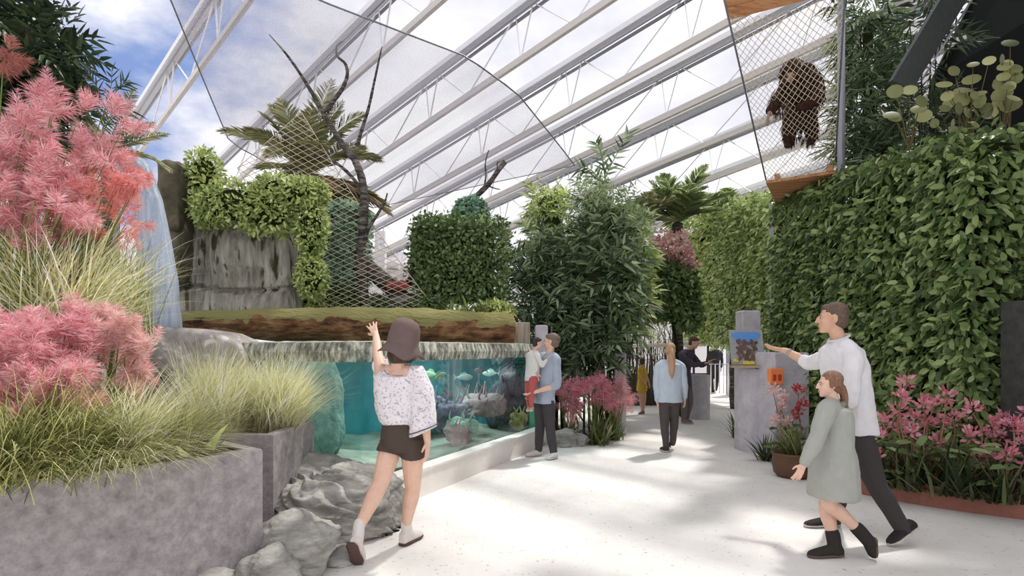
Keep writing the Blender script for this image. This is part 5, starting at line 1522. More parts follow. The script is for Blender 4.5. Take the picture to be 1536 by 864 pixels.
# ---- general walker for the other people: all joints in world space
def figure(label, J, R, Fw, look, skin, top, bottom, shoes, hair, vox=.007, hs=1.0, tw=(.15, .20, .17, .16), depth=.12, legs='trousers', hair_style='short', top_name='shirt', faceparts=False, sleeve=1.0, group=None, shoe_h=.08, hem=.06, wide=1.0, handcurl=(.3, .3), palm=((1, 0, 0), (-1, 0, 0)), hdir=(None, None), leg_r=1.0, bottom_name='trousers', hemz=None, arm_r=1.0, hair_fn=None, feet=None, shoe_name='shoe', shoe_w=.047):
    U = np.array([0, 0, 1.0]); R, Fw = nrm(R), nrm(Fw)
    base = J.get('base'); root = thing('person', label, 'person', base, group)
    hc, nk, ch, ws, pv = (V3(J[k]) for k in ('head', 'neck', 'chest', 'waist', 'pelvis'))
    b = MB(); P, ax = head(b, hc, look, J.get('hup', U), hs)
    limb(b, [hc - U * .04 * hs, nk, mid(nk, ch, .4)], [.05 * hs, .052 * hs, .065 * hs])
    loft(b, torso_rings([(mid(nk, ch, .2), .07 * hs, .06 * hs), (mid(nk, ch, .4), tw[0], depth * .7), (ch, tw[0] * .95, depth * .8), (ws, tw[2] * .85, depth * .72), (pv, tw[3] * .9, depth * .8), (pv - U * .07, tw[3] * .8, depth * .7)], R, Fw))
    for i, q in enumerate(('L', 'R')):
        s, e, w = (V3(J[k + q]) for k in ('sh', 'el', 'wr'))
        a = hs * arm_r
        limb(b, [mid(s, nk, .5), s, mid(s, e), e, mid(e, w), w], np.array([.056, .055, .046, .039, .037, .026]) * a)
        hand(b, w, hdir[i] if hdir[i] is not None else nrm(w - e), palm[i], .98 * hs, curl=handcurl[i], thumb=1 if q == 'R' else -1)
        h, k, an = (V3(J[x + q]) for x in ('hip', 'kn', 'an'))
        limb(b, [h, mid(h, k, .4), k, mid(k, an, .35), an], np.array([.074 if top_name == 'coat' else .088, .078, .060, .058, .037]) * hs * leg_r)
        limb(b, [an, an - U * .03 * hs], [.037 * hs * leg_r, .035 * hs * leg_r])
    remesh(b.build('body', skin, root), vox, 3)
    if faceparts: face_parts(root, P, ax, hs, M['lip'])
    t = MB()
    loft(t, torso_rings([(mid(nk, ch, .05), .075 * hs, .068 * hs), (mid(nk, ch, .2), .10 * hs, .075 * hs), (mid(nk, ch, .42), tw[1] * .93, depth * .9), (ch, tw[1], depth), (ws, tw[2], depth * .98), (pv + U * hem, tw[3] * wide, depth * 1.05 * wide), (pv + U * (hem - .10 if hemz is None else hemz), tw[3] * wide * 1.05, depth * 1.1 * wide)], R, Fw))
    for q in ('L', 'R'):
        s, e, w = (V3(J[k + q]) for k in ('sh', 'el', 'wr')); a = hs * arm_r
        if sleeve >= 1: limb(t, [mid(s, nk, .5), s, mid(s, e), e, mid(e, w), mid(e, w, .9 * sleeve)], np.array([.070, .070, .060, .053, .049, .042]) * a)
        elif sleeve > .5: limb(t, [mid(s, nk, .5), s, mid(s, e), e, mid(e, w, .2)], np.array([.070, .072, .066, .058, .054]) * a)
        elif sleeve > 0: limb(t, [mid(s, nk, .5), s, mid(s, e, .55)], np.array([.070, .074, .070]) * a)
    tp = remesh(t.build(top_name, top, root), vox * 1.1, 3, .024 * hs)
    t = MB(); full = legs == 'trousers'
    loft(t, torso_rings([(pv + U * .09, tw[3] * .97, depth * .9), (pv, tw[3] * 1.0, depth * .97), (pv - U * .08, tw[3] * .9, depth * .85)], R, Fw))
    for q in ('L', 'R'):
        h, k, an = (V3(J[x + q]) for x in ('hip', 'kn', 'an'))
        if full: limb(t, [h, mid(h, k, .4), k, mid(k, an, .35), mid(k, an, 1.06)], np.array([.098, .09, .070, .066, .052]) * hs * leg_r)
        else: limb(t, [h, mid(h, k, .25)], np.array([.092, .09]) * hs * (.82 if top_name == 'coat' else leg_r))
    remesh(t.build(bottom_name, bottom, root), vox * 1.1, 3, .012)
    for q in ('L', 'R'):
        t, so = MB(), MB(); he, to, up = J['heel' + q], J['toe' + q], J.get('fup' + q, U)
        shoe(t, he, to, up, w=shoe_w * hs, h=shoe_h, sole=so)
        if shoe_name == 'boot':
            an = V3(J['an' + q]); d_ = nrm(V3(to) - V3(he)); limb(t, [an + nrm(V3(J['kn' + q]) - an) * .03, an, V3(he) + d_ * .05 + nrm(up) * .03], np.array([.054, .055, .052]) * hs * leg_r)
        s_ = remesh(t.build(shoe_name, shoes, root), vox, 2); so.build('sole', plain('shoe_sole', srgb(96, 76, 64)) if shoe_name == 'boot' else plain('light_sole', srgb(200, 190, 182)), s_)
    t = MB(); E = lambda x, y, z, a_, b_, h_: ellipsoid(t, P(x, y, z), np.array([a_, b_, h_]) * hs, axes=ax)
    E(0, -.020, .048, .081, .095, .082); E(0, -.045, .0, .078, .066, .075); E(0, -.06, -.03, .058, .045, .05)
    if hair_style == 'short':
        E(0, .034, .082, .056, .05, .030)
    if hair_fn: hair_fn(t, P, hs)
    remesh(t.build('hair', hair, root), vox * .9, 2)
    return root, P, tp


at_ = at
# ---- the man in the white shirt
d = 4.75
JM = dict(base=[at(1282, 600, 4.7)[0], 4.7, 0], head=at(1249, 478, 4.82), neck=at(1258, 508, 4.80), chest=at(1266, 548, 4.77), waist=at(1275, 600, 4.75), pelvis=at(1279, 640, 4.74),
          shL=at(1280, 535, 4.62), elL=at(1276, 595, 4.55), wrL=at(1262, 640, 4.6), shR=at(1246, 534, 4.93), elR=at(1214, 545, 5.2), wrR=at(1178, 526, 5.36),
          hipL=at(1287, 655, 4.68), knL=at(1314, 725, 4.66), anL=at(1346, 792, 4.58), hipR=at(1272, 655, 4.82), knR=at(1262, 722, 4.92), anR=at(1253, 775, 5.02),
          heelL=at(1338, 808, 4.52), toeL=at(1376, 816, 4.62), fupL=[-.3, -.5, .8], heelR=at(1258, 786, 5.06) * [1, 1, 0] + [0, 0, .012], toeR=at(1207, 786, 5.02) * [1, 1, 0] + [0, 0, .012])
JM['heelL'] = at(1336, 818, 4.47); JM['toeL'] = at(1384, 828, 4.62)
JM['heelL'] = np.array([at(1376, 810, 4.58)[0], 4.60, .125]); JM['toeL'] = np.array([at(1336, 828, 4.5)[0], 4.52, .015]); JM['fupL'] = [-.5, 0, .8]; JM['anL'] = at(1352, 790, 4.58)
root, P, tp = figure('person in a white shirt striding past the hedge with one hand held out', JM, R=[-.25, .97, 0], Fw=[-.97, -.25, 0], look=[-.93, .36, .03], skin=SK['tan'],
       top=CL('white_linen_shirt', srgb(226, 224, 226), bump=.35, sc_=10), bottom=CL('charcoal_trousers', srgb(68, 64, 64)), shoes=CL('black_leather', srgb(52, 48, 48)), hair=stone('cropped_brown_hair', [srgb(86, 70, 60), srgb(118, 98, 86)], scale=40, bump=.3, rough=.7),
       vox=.0062, hs=1.06, tw=(.165, .205, .185, .165), depth=.135, faceparts=True, sleeve=.8, hem=.05, palm=((0, 1, 0), (.2, .3, .9)), hdir=(None, nrm(at(1146, 520, 5.46) - JM['wrR'])), handcurl=(.3, .25), leg_r=1.05, hemz=-.05, wide=1.06)
mb = MB(); q = mid(JM['wrR'], JM['elR'], .16); tube(mb, [q + nrm(JM['elR'] - JM['wrR']) * x for x in (-.012, .012)], [.036, .037], n=14); mb.build('wristband', CL('grey_strap', srgb(160, 164, 158)), root)
nk = V3(JM['neck']); mb = MB(); pts = ell_ring(nk + [0.0, 0, -.012], V3([-.25, .97, 0]) * .072, V3([-.97, -.25, -.35]) * .078, 20)
loft(mb, [pts, pts + [0, 0, .03] + (pts - pts.mean(0)) * .02, pts + [0, 0, .012] + (pts - pts.mean(0)) * .16]); mb.build('collar', CL('shirt_collar', srgb(222, 220, 224)), tp)

# ---- the girl in the grey-green coat
def braid(t, P, s):
    pts = [P(.0, -.09, -.03), P(.01, -.115, -.09), P(.01, -.118, -.15), P(.0, -.112, -.21), P(.0, -.105, -.26)]
    q, r = smooth_path(np.array(pts), np.array([.036, .030, .028, .024, .014]) * s, 5)
    for k, (a, b_) in enumerate(zip(q, r)): sph(t, a + np.array([0, .010 * (1 if k % 2 else -1), 0]), b_)
    for a in (-.9, -.4, .1): ellipsoid(t, P(.074, a * .06, .02), np.array([.018, .03, .05]) * s); ellipsoid(t, P(-.074, a * .06, .02), np.array([.018, .03, .05]) * s)


JG = dict(base=[at(1248, 700, 4.3)[0], 4.3, 0], head=at(1245, 577, 4.3), neck=at(1250, 604, 4.3), chest=at(1251, 630, 4.3), waist=at(1250, 668, 4.3), pelvis=at(1250, 700, 4.3),
          shL=at(1240, 618, 4.20), elL=at(1224, 660, 4.15), wrL=at(1206, 696, 4.16), shR=at(1258, 618, 4.42), elR=at(1250, 660, 4.46), wrR=at(1238, 695, 4.46),
          hipL=at(1246, 708, 4.25), knL=at(1244, 757, 4.24), anL=at(1290, 797, 4.26), hipR=at(1250, 708, 4.36), knR=at(1240, 765, 4.36), anR=at(1250, 806, 4.33),
          heelL=at(1290, 806, 4.27), toeL=at(1310, 846, 4.26), fupL=[-.8, 0, .35])
JG['knL'] = at(1244, 754, 4.27); JG['hipL'] = at(1252, 706, 4.28)
JG['heelR'] = np.array([at(1263, 838, 4.31)[0], 4.31, .012]); JG['toeR'] = np.array([at(1212, 838, 4.29)[0], 4.29, .012])
JG['heelL'] = np.array([at(1312, 806, 4.25)[0], 4.25, .155]); JG['toeL'] = np.array([at(1318, 852, 4.25)[0] - .03, 4.25, .015]); JG['fupL'] = [-.85, 0, .3]
root, P, tp = figure('person with an auburn braid in a loose grey-green coat walking beside the man in white', JG, R=[-.12, .99, 0], Fw=[-.99, -.12, 0], look=[-.97, .2, -.02], skin=SK['fair'],
       top=CL('grey_green_wool', srgb(168, 170, 162), bump=.4, sc_=12), bottom=CL('dark_leggings', srgb(80, 72, 66)), shoes=CL('dark_suede_boot', srgb(56, 52, 50)), hair=M['hair_auburn'],
       vox=.0055, hs=.80, tw=(.115, .14, .145, .15), depth=.118, faceparts=True, sleeve=1.0, hem=-.02, hemz=-.215, wide=1.2, legs='bare', hair_style='long', hair_fn=braid, shoe_name='boot', shoe_h=.085, palm=((0, 1, 0), (0, -1, 0)), leg_r=1.12, arm_r=1.28, top_name='coat', bottom_name='shorts', shoe_w=.052)
nk = V3(JG['neck']); mb = MB(); pts = ell_ring(nk + [0, 0, -.012], V3([-.12, .99, 0]) * .062, V3([-.99, -.12, -.2]) * .066, 20)
loft(mb, [pts, pts + [0, 0, .022] + (pts - pts.mean(0)) * .05, pts + [0, 0, -.004] + (pts - pts.mean(0)) * .3, pts + [0, 0, -.02] + (pts - pts.mean(0)) * .3]); mb.build('collar', CL('coat_collar', srgb(140, 142, 134)), tp)
mb = MB(); sph(mb, P(0, -.105, -.262), .016); mb.build('hair_tie', plain('plum_ribbon', srgb(110, 64, 70)), root)

# ---- father with the toddler on his arm
D = 8.25
JF = dict(base=[at(814, 600, D)[0], D, 0], head=at(827, 513, D), neck=at(825, 529, D), chest=at(822, 546, D), waist=at(820, 572, D), pelvis=at(817, 596, D),
          shL=at(808, 540, D + .16), elL=at(806, 572, D + .2), wrL=at(796, 590, D - .02), shR=at(833, 540, D - .12), elR=at(836, 577, D - .16), wrR=at(803, 588, D - .22),
          hipL=at(811, 602, D + .06), knL=at(810, 640, D + .08), anL=at(808, 672, D + .10), hipR=at(822, 602, D - .05), knR=at(825, 640, D - .06), anR=at(830, 676, D - .10),
          heelL=[at(812, 683, D)[0], D + .12, .012], toeL=[at(789, 683, D)[0], D + .02, .012], heelR=[at(834, 683, D)[0], D - .10, .012], toeR=[at(818, 686, D)[0], D - .24, .012])
figure('person in a pale blue shirt and dark trousers carrying a toddler beside the aquarium', JF, R=[.35, -.94, 0] if False else [-.45, .9, 0], Fw=[-.9, -.45, 0], look=[-.9, .35, 0], skin=SK['fair'],
       top=CL('pale_blue_shirt', srgb(168, 178, 194), bump=.35, sc_=10), bottom=CL('charcoal_trousers', srgb(74, 70, 72)), shoes=CL('white_trainer', srgb(216, 210, 208)), hair=stone('greyish_brown_hair', [srgb(108, 92, 82), srgb(140, 122, 110)], scale=40, bump=.3, rough=.7),
       vox=.0085, hs=1.0, tw=(.155, .185, .17, .155), depth=.125, faceparts=True, sleeve=.8, hem=.03, palm=((0, 0, 1), (0, .4, 1)), handcurl=(.3, .35), leg_r=1.0, hemz=-.08)
JT = dict(base=at(800, 575, D - .05), head=at(806, 515, D - .1), neck=at(802, 526, D - .08), chest=at(800, 538, D - .08), waist=at(799, 552, D - .08), pelvis=at(798, 566, D - .08),
          shL=at(793, 534, D - .02), elL=at(793, 550, D - .08), wrL=at(802, 558, D - .14), shR=at(806, 534, D - .16), elR=at(813, 548, D - .2), wrR=at(820, 540, D - .2),
          hipL=at(795, 570, D - .05), knL=at(792, 588, D - .12), anL=at(794, 608, D - .10), hipR=at(800, 570, D - .14), knR=at(797, 588, D - .22), anR=at(797, 608, D - .2),
          heelL=at(796, 612, D - .08), toeL=at(791, 617, D - .2), heelR=at(799, 612, D - .16), toeR=at(796, 617, D - .28))
figure('person, a dark-haired toddler in a white top held by the man in pale blue', JT, R=[.8, -.6, 0], Fw=[.6, .8, 0], look=[.8, .3, -.1], skin=SK['fair'],
       top=CL('white_knit_top', srgb(222, 218, 214)), bottom=CL('red_pants', srgb(186, 96, 92)), shoes=CL('tan_bootie', srgb(196, 160, 140)), hair=M['hair_dark'],
       vox=.0075, hs=.66, tw=(.085, .10, .10, .095), depth=.082, sleeve=1.0, hem=.01, hemz=-.05, shoe_h=.045, arm_r=.95, top_name='jumper', shoe_w=.04)

# ---- the fair-haired woman walking away
D = 8.65
def pony(t, P, s):
    limb(t, [P(0, -.10, .03), P(0, -.13, -.05), P(0, -.135, -.18), P(0, -.125, -.34), P(0, -.12, -.42)], np.array([.03, .05, .055, .045, .016]) * s, n=10)
JW = dict(base=[at(1004, 600, D)[0], D, 0], head=at(1005, 526, D), neck=at(1005, 540, D), chest=at(1005, 556, D), waist=at(1005, 580, D), pelvis=at(1004, 600, D),
          shL=at(988, 551, D), elL=at(984, 578, D), wrL=at(986, 602, D + .05), shR=at(1022, 551, D), elR=at(1027, 577, D - .02), wrR=at(1027, 597, D + .06),
          hipL=at(997, 606, D), knL=at(997, 640, D - .02), anL=at(999, 668, D + .0), hipR=at(1011, 606, D), knR=at(1011, 636, D + .06), anR=at(1009, 663, D + .24),
          heelL=[at(999, 678, D)[0], D - .06, .012], toeL=[at(997, 678, D)[0], D + .18, .012], heelR=[at(1009, 670, D)[0], D + .20, .03], toeR=[at(1009, 670, D)[0], D + .42, .012])
figure('person with a long fair ponytail in a pale blue blouse walking away down the path', JW, R=[1, 0, 0], Fw=[0, 1, 0], look=[.05, 1, 0], skin=SK['fair'],
       top=CL('pale_sky_blouse', srgb(188, 200, 212), bump=.35, sc_=10), bottom=CL('dark_grey_leggings', srgb(82, 76, 76)), shoes=CL('black_flat', srgb(66, 60, 60)), hair=M['hair_blond'],
       vox=.008, hs=.93, tw=(.145, .175, .165, .16), depth=.115, sleeve=1.0, hem=.06, hemz=-.03, hair_style='long', hair_fn=pony, top_name='blouse', wide=1.1, palm=((1, 0, 0), (-1, 0, 0)), leg_r=.95)

# ---- the man leaning forward in navy
D = 11.9
JN = dict(base=[at(1028, 600, D)[0], D, 0], head=at(1041, 514, D - .05), neck=at(1034, 524, D), chest=at(1029, 538, D), waist=at(1026, 556, D), pelvis=at(1027, 573, D),
          shL=at(1022, 533, D - .2), elL=at(1040, 548, D - .25), wrL=at(1056, 545, D - .25), shR=at(1038, 533, D + .15), elR=at(1052, 548, D + .1), wrR=at(1062, 543, D + .05),
          hipL=at(1024, 578, D - .06), knL=at(1026, 604, D - .05), anL=at(1026, 630, D), hipR=at(1031, 578, D + .08), knR=at(1035, 602, D + .1), anR=at(1030, 626, D + .25),
          heelL=[at(1023, 635, D)[0], D, .012], toeL=[at(1038, 635, D)[0], D - .1, .012], heelR=[at(1028, 632, D)[0], D + .28, .012], toeR=[at(1043, 632, D)[0], D + .2, .012])
figure('person in a navy jacket and grey trousers leaning towards the far concrete block', JN, R=[-.3, -.95, 0], Fw=[.95, -.3, 0], look=[.85, -.45, -.35], skin=SK['tan'],
       top=CL('navy_jacket', srgb(74, 70, 82)), bottom=CL('mid_grey_trousers', srgb(116, 106, 106)), shoes=CL('brown_shoe', srgb(140, 118, 104)), hair=M['hair_brown'],
       vox=.0095, hs=.98, tw=(.16, .19, .18, .165), depth=.13, faceparts=True, hem=.02, hemz=-.1, top_name='jacket', palm=((0, 0, -1), (0, 0, -1)))

# ---- child in yellow
D = 13.6
JY = dict(base=[at(963, 600, D)[0], D, 0], head=at(964, 543, D), neck=at(963, 551, D), chest=at(963, 558, D), waist=at(963, 570, D), pelvis=at(963, 580, D),
          shL=at(960, 555, D - .14), elL=at(963, 566, D - .2), wrL=at(968, 575, D - .2), shR=at(966, 555, D + .12), elR=at(970, 566, D + .1), wrR=at(973, 574, D + .05),
          hipL=at(961, 583, D - .05), knL=at(962, 599, D - .05), anL=at(963, 614, D - .05), hipR=at(965, 583, D + .05), knR=at(966, 599, D + .05), anR=at(965, 613, D + .08),
          heelL=[at(963, 616, D)[0] + .02, D - .05, .012], toeL=[at(956, 616, D)[0], D - .15, .012], heelR=[at(966, 616, D)[0] + .02, D + .08, .012], toeR=[at(959, 616, D)[0], D, .012])
figure('person, a small child in a yellow outfit standing by the far railing', JY, R=[.3, .95, 0], Fw=[-.95, .3, 0] if False else [.95, -.3, 0], look=[.6, .7, 0], skin=SK['tan'],
       top=CL('yellow_top', srgb(214, 178, 74)), bottom=CL('yellow_shorts', srgb(206, 170, 72)), shoes=CL('grey_sandal', srgb(120, 100, 90)), hair=M['hair_brown'],
       vox=.009, hs=.82, tw=(.11, .13, .125, .13), depth=.10, sleeve=.4, hem=.0, hemz=-.09, legs='bare', bottom_name='shorts', shoe_h=.06, wide=1.1)

# ---- person in black in the distance
D = 20.0
JB = dict(base=[at(1073, 588, D)[0], D, 0], head=at(1073, 518, D), neck=at(1073, 524, D), chest=at(1072, 532, D), waist=at(1071, 544, D), pelvis=at(1071, 554, D),
          shL=at(1064, 530, D), elL=at(1061, 541, D), wrL=at(1062, 551, D + .1), shR=at(1081, 530, D), elR=at(1083, 541, D), wrR=at(1082, 551, D + .1),
          hipL=at(1067, 556, D), knL=at(1067, 571, D + .05), anL=at(1069, 585, D), hipR=at(1075, 556, D), knR=at(1075, 571, D), anR=at(1074, 584, D + .2),
          heelL=[at(1069, 588, D)[0], D - .05, .012], toeL=[at(1068, 588, D)[0], D + .2, .012], heelR=[at(1074, 588, D)[0], D + .15, .012], toeR=[at(1074, 588, D)[0], D + .4, .012])
figure('person in black clothes far down the path beside the white barrier', JB, R=[1, 0, 0], Fw=[0, 1, 0], look=[0, 1, 0], skin=SK['tan'],
       top=CL('black_jacket', srgb(56, 54, 56)), bottom=CL('black_trousers', srgb(52, 50, 52)), shoes=CL('black_leather', srgb(44, 42, 42)), hair=M['hair_dark'],
       vox=.012, hs=.98, tw=(.17, .20, .18, .165), depth=.13, hem=.03, top_name='jacket')
# ------------------------------------------------------------------ netted walkway with the ape
NL0, NL1 = at(1092, 24, 6.5), at(1149, 270, 9.1)      # left rope, near/top to far/bottom
NR0, NR1 = at(1268, -20, 6.1), at(1253, 242, 8.3)
wk = thing('netted_walkway', 'overhead netted walkway between two plank platforms', 'walkway', (NL1 + NR1) / 2)
mb = MB(); NX, NY = 15, 24
pt = lambda u, v: (NL0 * (1 - u) + NR0 * u) * (1 - v) + (NL1 * (1 - u) + NR1 * u) * v
nv = nrm(np.cross(NR0 - NL0, NL1 - NL0))
def netline(mb, fn, a, b, n=9, r=.0042):
    tube(mb, [fn(*(V3(a) * (1 - t) + V3(b) * t)) for t in np.linspace(0, 1, n)], r, n=4, caps=False)
sag = lambda u, v: pt(u, v) + np.array([0, 0, -.10 * math.sin(PI * u)])
for k in range(-NY, NX + 1):
    for sg in (1, -1):
        # diagonal lines u = (k + s)/NX, v = s/NY in cell steps
        s0 = max(0, -k); s1 = min(NY, NX - k)
        if s1 <= s0: continue
        A_, B_ = ((k + s0) / NX, s0 / NY), ((k + s1) / NX, s1 / NY)
        if sg < 0: A_, B_ = (1 - A_[0], A_[1]), (1 - B_[0], B_[1])
        netline(mb, sag, A_, B_)
o = mb.build('netting', M['netcord'], wk)
mb = MB(); tube(mb, [NL0 + (NL0 - NL1) * .2, NL0, NL1], .011, n=6); mb.build('side_cable', M['cable'], wk)
mb = MB(); tube(mb, [NR0 + (NR0 - NR1) * .2, NR0, NR1], .011, n=6); mb.build('side_cable', M['cable'], wk)
def platform(p, along, across, L, W):
    ax, s = nrm(along), nrm(across); s = nrm(s - ax * np.dot(s, ax)); u = np.cross(ax, s)
    mb = MB(); nb = 7
    for k in range(nb):
        box(mb, p + ax * (k + .5) * L / nb + s * W / 2, (L / nb - .008, W, .045), axes=[ax, s, u])
    for q in (.15, .85): box(mb, p + ax * L / 2 + s * W * q + np.array([0, 0, .06]), (L, .07, .09), axes=[ax, s, u])
    return mb
platform(NL1 + [0, 0, -.03], (NL1 - NL0) * [1, 1, 0] + [0, 0, -.1], NR1 - NL1, 1.4, np.linalg.norm(NR1 - NL1)).build('plank_deck', M['plank'], wk, smooth=False)
platform(NL0 + (NL1 - NL0) * .02 + [0, 0, .02], NL0 - NL1, NR0 - NL0 + [0, 0, -.15], 1.2, np.linalg.norm(NR0 - NL0) * .8).build('plank_deck', M['plank'], wk, smooth=False)
mb = MB(); c = at(1262, 240, 8.55); tube(mb, [[c[0], 8.55, 0], [c[0], 8.55, 7.5]], .05, n=14); 
tag(mb.build('steel_post', M['grey_steel']), 'slim vertical steel post at the edge of the netted walkway', 'post')

FUR = stone('dark_brown_fur', [srgb(38, 24, 18), srgb(70, 46, 36), srgb(92, 64, 50)], scale=22, bump=1.0, bscale=60, bdist=.03, rough=.9, stretch=(2, 2, .6), spec=.2)
ape = thing('orangutan', 'dark brown shaggy ape clambering on the overhead net', 'ape', at(1192, 216, 8.0))
nz = np.array([0, 0, .02])
A = lambda x, y, d: at(x, y, d) + [0, 0, .0]
b = MB()
hd = A(1190, 108, 7.45)
ellipsoid(b, hd, (.15, .15, .16)); ellipsoid(b, A(1184, 118, 7.34), (.085, .08, .085))
limb(b, [A(1205, 116, 7.6), A(1207, 140, 7.7), A(1200, 165, 7.85), A(1200, 178, 7.95)], [.17, .205, .185, .15], n=14)
ellipsoid(b, A(1215, 128, 7.65), (.16, .16, .17)); ellipsoid(b, A(1186, 135, 7.6), (.13, .14, .15))
limb(b, [A(1180, 132, 7.6), A(1168, 150, 7.55), A(1156, 166, 7.45)], [.10, .085, .062])
limb(b, [A(1222, 126, 7.6), A(1226, 142, 7.5), A(1212, 156, 7.42), A(1200, 160, 7.42)], [.11, .09, .075, .055])
limb(b, [A(1188, 178, 7.95), A(1185, 195, 8.0), A(1184, 214, 8.05)], [.125, .095, .07]); limb(b, [A(1184, 214, 8.05), A(1181, 218, 7.95)], [.06, .045])
limb(b, [A(1211, 176, 7.95), A(1216, 193, 8.0), A(1217, 208, 8.05)], [.125, .095, .07]); limb(b, [A(1217, 208, 8.05), A(1216, 213, 7.95)], [.06, .045])
remesh(b.build('body', FUR, ape), .012, 3)
g = rng_(77); mb = MB(); srcs = [(A(1205, 120, 7.6), (.21, .19, .2), 420), (A(1203, 150, 7.75), (.21, .2, .24), 420), (hd, (.16, .16, .17), 260), (A(1187, 192, 8.0), (.105, .1, .2), 180), (A(1214, 192, 8.0), (.105, .1, .2), 180), (A(1168, 150, 7.55), (.10, .1, .16), 140), (A(1222, 140, 7.52), (.11, .1, .16), 160)]
for c, r, n in srcs:
    Pq, N_ = shell(g, n, c, r, .93); leaves(mb, Pq, N_ * .35 + [0, 0, -.8] + g.normal(size=Pq.shape) * .25, .11, .02, prof='lance', fold=.1)
mb.build('fur_coat', leafmat('shaggy_hair', [srgb(40, 26, 20), srgb(72, 46, 34), srgb(98, 66, 50)], trans=.05), ape)
SKA = plain('greyish_ape_skin', srgb(150, 124, 108), .7)
mb = MB(); ellipsoid(mb, A(1186, 113, 7.285), (.05, .03, .035)); ellipsoid(mb, A(1185, 119, 7.27), (.045, .035, .03)); f = mb.build('face', SKA, ape)
mb = MB(); w_ = A(1155, 168, 7.43); hand(mb, w_, nrm(A(1149, 186, 7.38) - w_), [0, -.3, -1], 1.15, curl=.3, thumb=1); remesh(mb.build('hand', SKA, ape), .008, 2)

# ------------------------------------------------------------------ coarse net of the enclosure
TL, TRn, BR, BL = at(356, 252, 9.55), at(452, 168, 9.7), at(640, 446, 9.45), at(536, 520, 9.3)
net = thing('enclosure_net', 'cream diamond netting draped from the palm down to the red bird', 'net', at(545, 470, 9.4))
mb = MB()
def cn_(u, v):
    p = (TL * (1 - u) + TRn * u) * (1 - v) + (BL * (1 - u) + BR * u) * v
    return p + np.array([0, 0, -.16 * math.sin(PI * v) * (1 - .3 * u)])
eu, ev = (TRn - TL)[[0, 2]], (BL - TL)[[0, 2]]; IM = np.linalg.inv(np.array([eu, ev]).T)
for ang in (.50, -.46):
    dr = np.array([math.cos(ang), math.sin(ang)]); nn2 = np.array([-dr[1], dr[0]]); du = IM @ dr
    for k in range(-60, 61):
        p0_ = IM @ (nn2 * k * .085); lo_t, hi_t = -99, 99
        for a in (0, 1):
            t0, t1 = sorted(((0 - p0_[a]) / du[a], (1 - p0_[a]) / du[a])); lo_t, hi_t = max(lo_t, t0), min(hi_t, t1)
        if hi_t - lo_t > .02: netline(mb, cn_, p0_ + du * lo_t, p0_ + du * hi_t, 10, .0048)
for e in (((0, 0), (0, 1)), ((1, 0), (1, 1)), ((0, 1), (1, 1)), ((0, 0), (1, 0))): netline(mb, cn_, e[0], e[1], 14, .006)
mb.build('netting', M['netcord'], net)

# ------------------------------------------------------------------ red bird
D = 9.65
bd = thing('red_bird', 'plump rusty-red bird with a black neck behind the netting', 'bird', at(603, 446, D))
c = at(601, 428, D); b = MB()
ellipsoid(b, c, (.155, .09, .085)); limb(b, [c + [-.11, 0, .0], c + [-.21, 0, -.05]], [.05, .02]); limb(b, [c + [.1, 0, .0], c + [.155, 0, .08], c + [.165, 0, .15], c + [.175, -.005, .2]], [.055, .034, .024, .026])
ellipsoid(b, c + [.18, -.005, .21], (.036, .028, .028))
remesh(b.build('body', plain('rusty_red_feathers', srgb(196, 88, 78), .8, var=.25, scale=60), bd), .008, 3)
mb = MB(); limb(mb, [c + [.135, -.01, .045], c + [.165, -.01, .14], c + [.18, -.01, .21]], [.052, .038, .042]); mb.build('black_neck', plain('black_feathers', srgb(34, 30, 32), .7), bd)
mb = MB(); tube(mb, [c + [.205, -.005, .21], c + [.27, -.01, .195]], [.013, .003], n=8); mb.build('beak', plain('horn_beak', srgb(60, 54, 50), .4), bd)
for sg in (-1, 1):
    mb = MB(); rr = rng_(5); n = 40; Pq = c + np.c_[rr.uniform(-.12, .08, n), np.full(n, .085 * sg), rr.uniform(-.02, .06, n)]; leaves(mb, Pq, np.tile([-1, .1 * sg, -.25], (n, 1)) + rr.normal(size=(n, 3)) * .1, .11, .035, up=np.tile([0, sg, .3], (n, 1)), prof='oval'); mb.build('wing', leafmat('wing_feather', [srgb(150, 58, 54), srgb(208, 100, 88)], trans=.05), bd)
    mb = MB(); tube(mb, [c + [.02, .03 * sg, -.07], c + [.03, .03 * sg, -.16]], [.010, .007], n=6); tube(mb, [c + [.03, .03 * sg, -.16], c + [.07, .03 * sg, -.17]], [.007, .004], n=5); mb.build('leg', plain('dark_leg', srgb(60, 44, 40)), bd)
mb = MB(); rock(mb, c + [0.0, .05, -.25], (.26, .2, .10), seed=91, sub=4); tag(mb.build('perch_stone', M['rock']), 'low stone under the red bird', 'rock')

# ------------------------------------------------------------------ feeding pillar, sign and far pillars
fp = thing('feeding_pillar', 'grey concrete pillar block the man reaches towards', 'pillar', [at(1165, 600, 8.3)[0], 8.3, 0]); fp['kind'] = 'thing'
mb = MB(); box(mb, (at(1172, 600, 8.45)[0], 8.45, .72), (.52, .5, 1.44), rotz=.15, bev=.02); mb.build('tall_block', M['concrete_light'], fp, smooth=False)
mb = MB(); c = V3([at(1130, 600, 8.85)[0], 8.85, 0]); loft(mb, [ell_ring(c + [0, 0, z], [.24, 0, 0], [0, .3, 0], 28, .75) for z in (0, 1.19, 1.2)], caps=True); mb.build('rounded_block', M['concrete_light'], fp, smooth=True, flat_angle=40)
sg_ = thing('picture_sign', 'tilted picture panel of a brown cluster under a blue cap on the rounded block', 'sign', at(1118, 548, 8.7))
c = at(1120, 521, 8.72); rx = np.array([.97, -.2, 0]); up_ = nrm([0, .25, 1]); nn = np.cross(rx, up_); nn = nrm(nn)
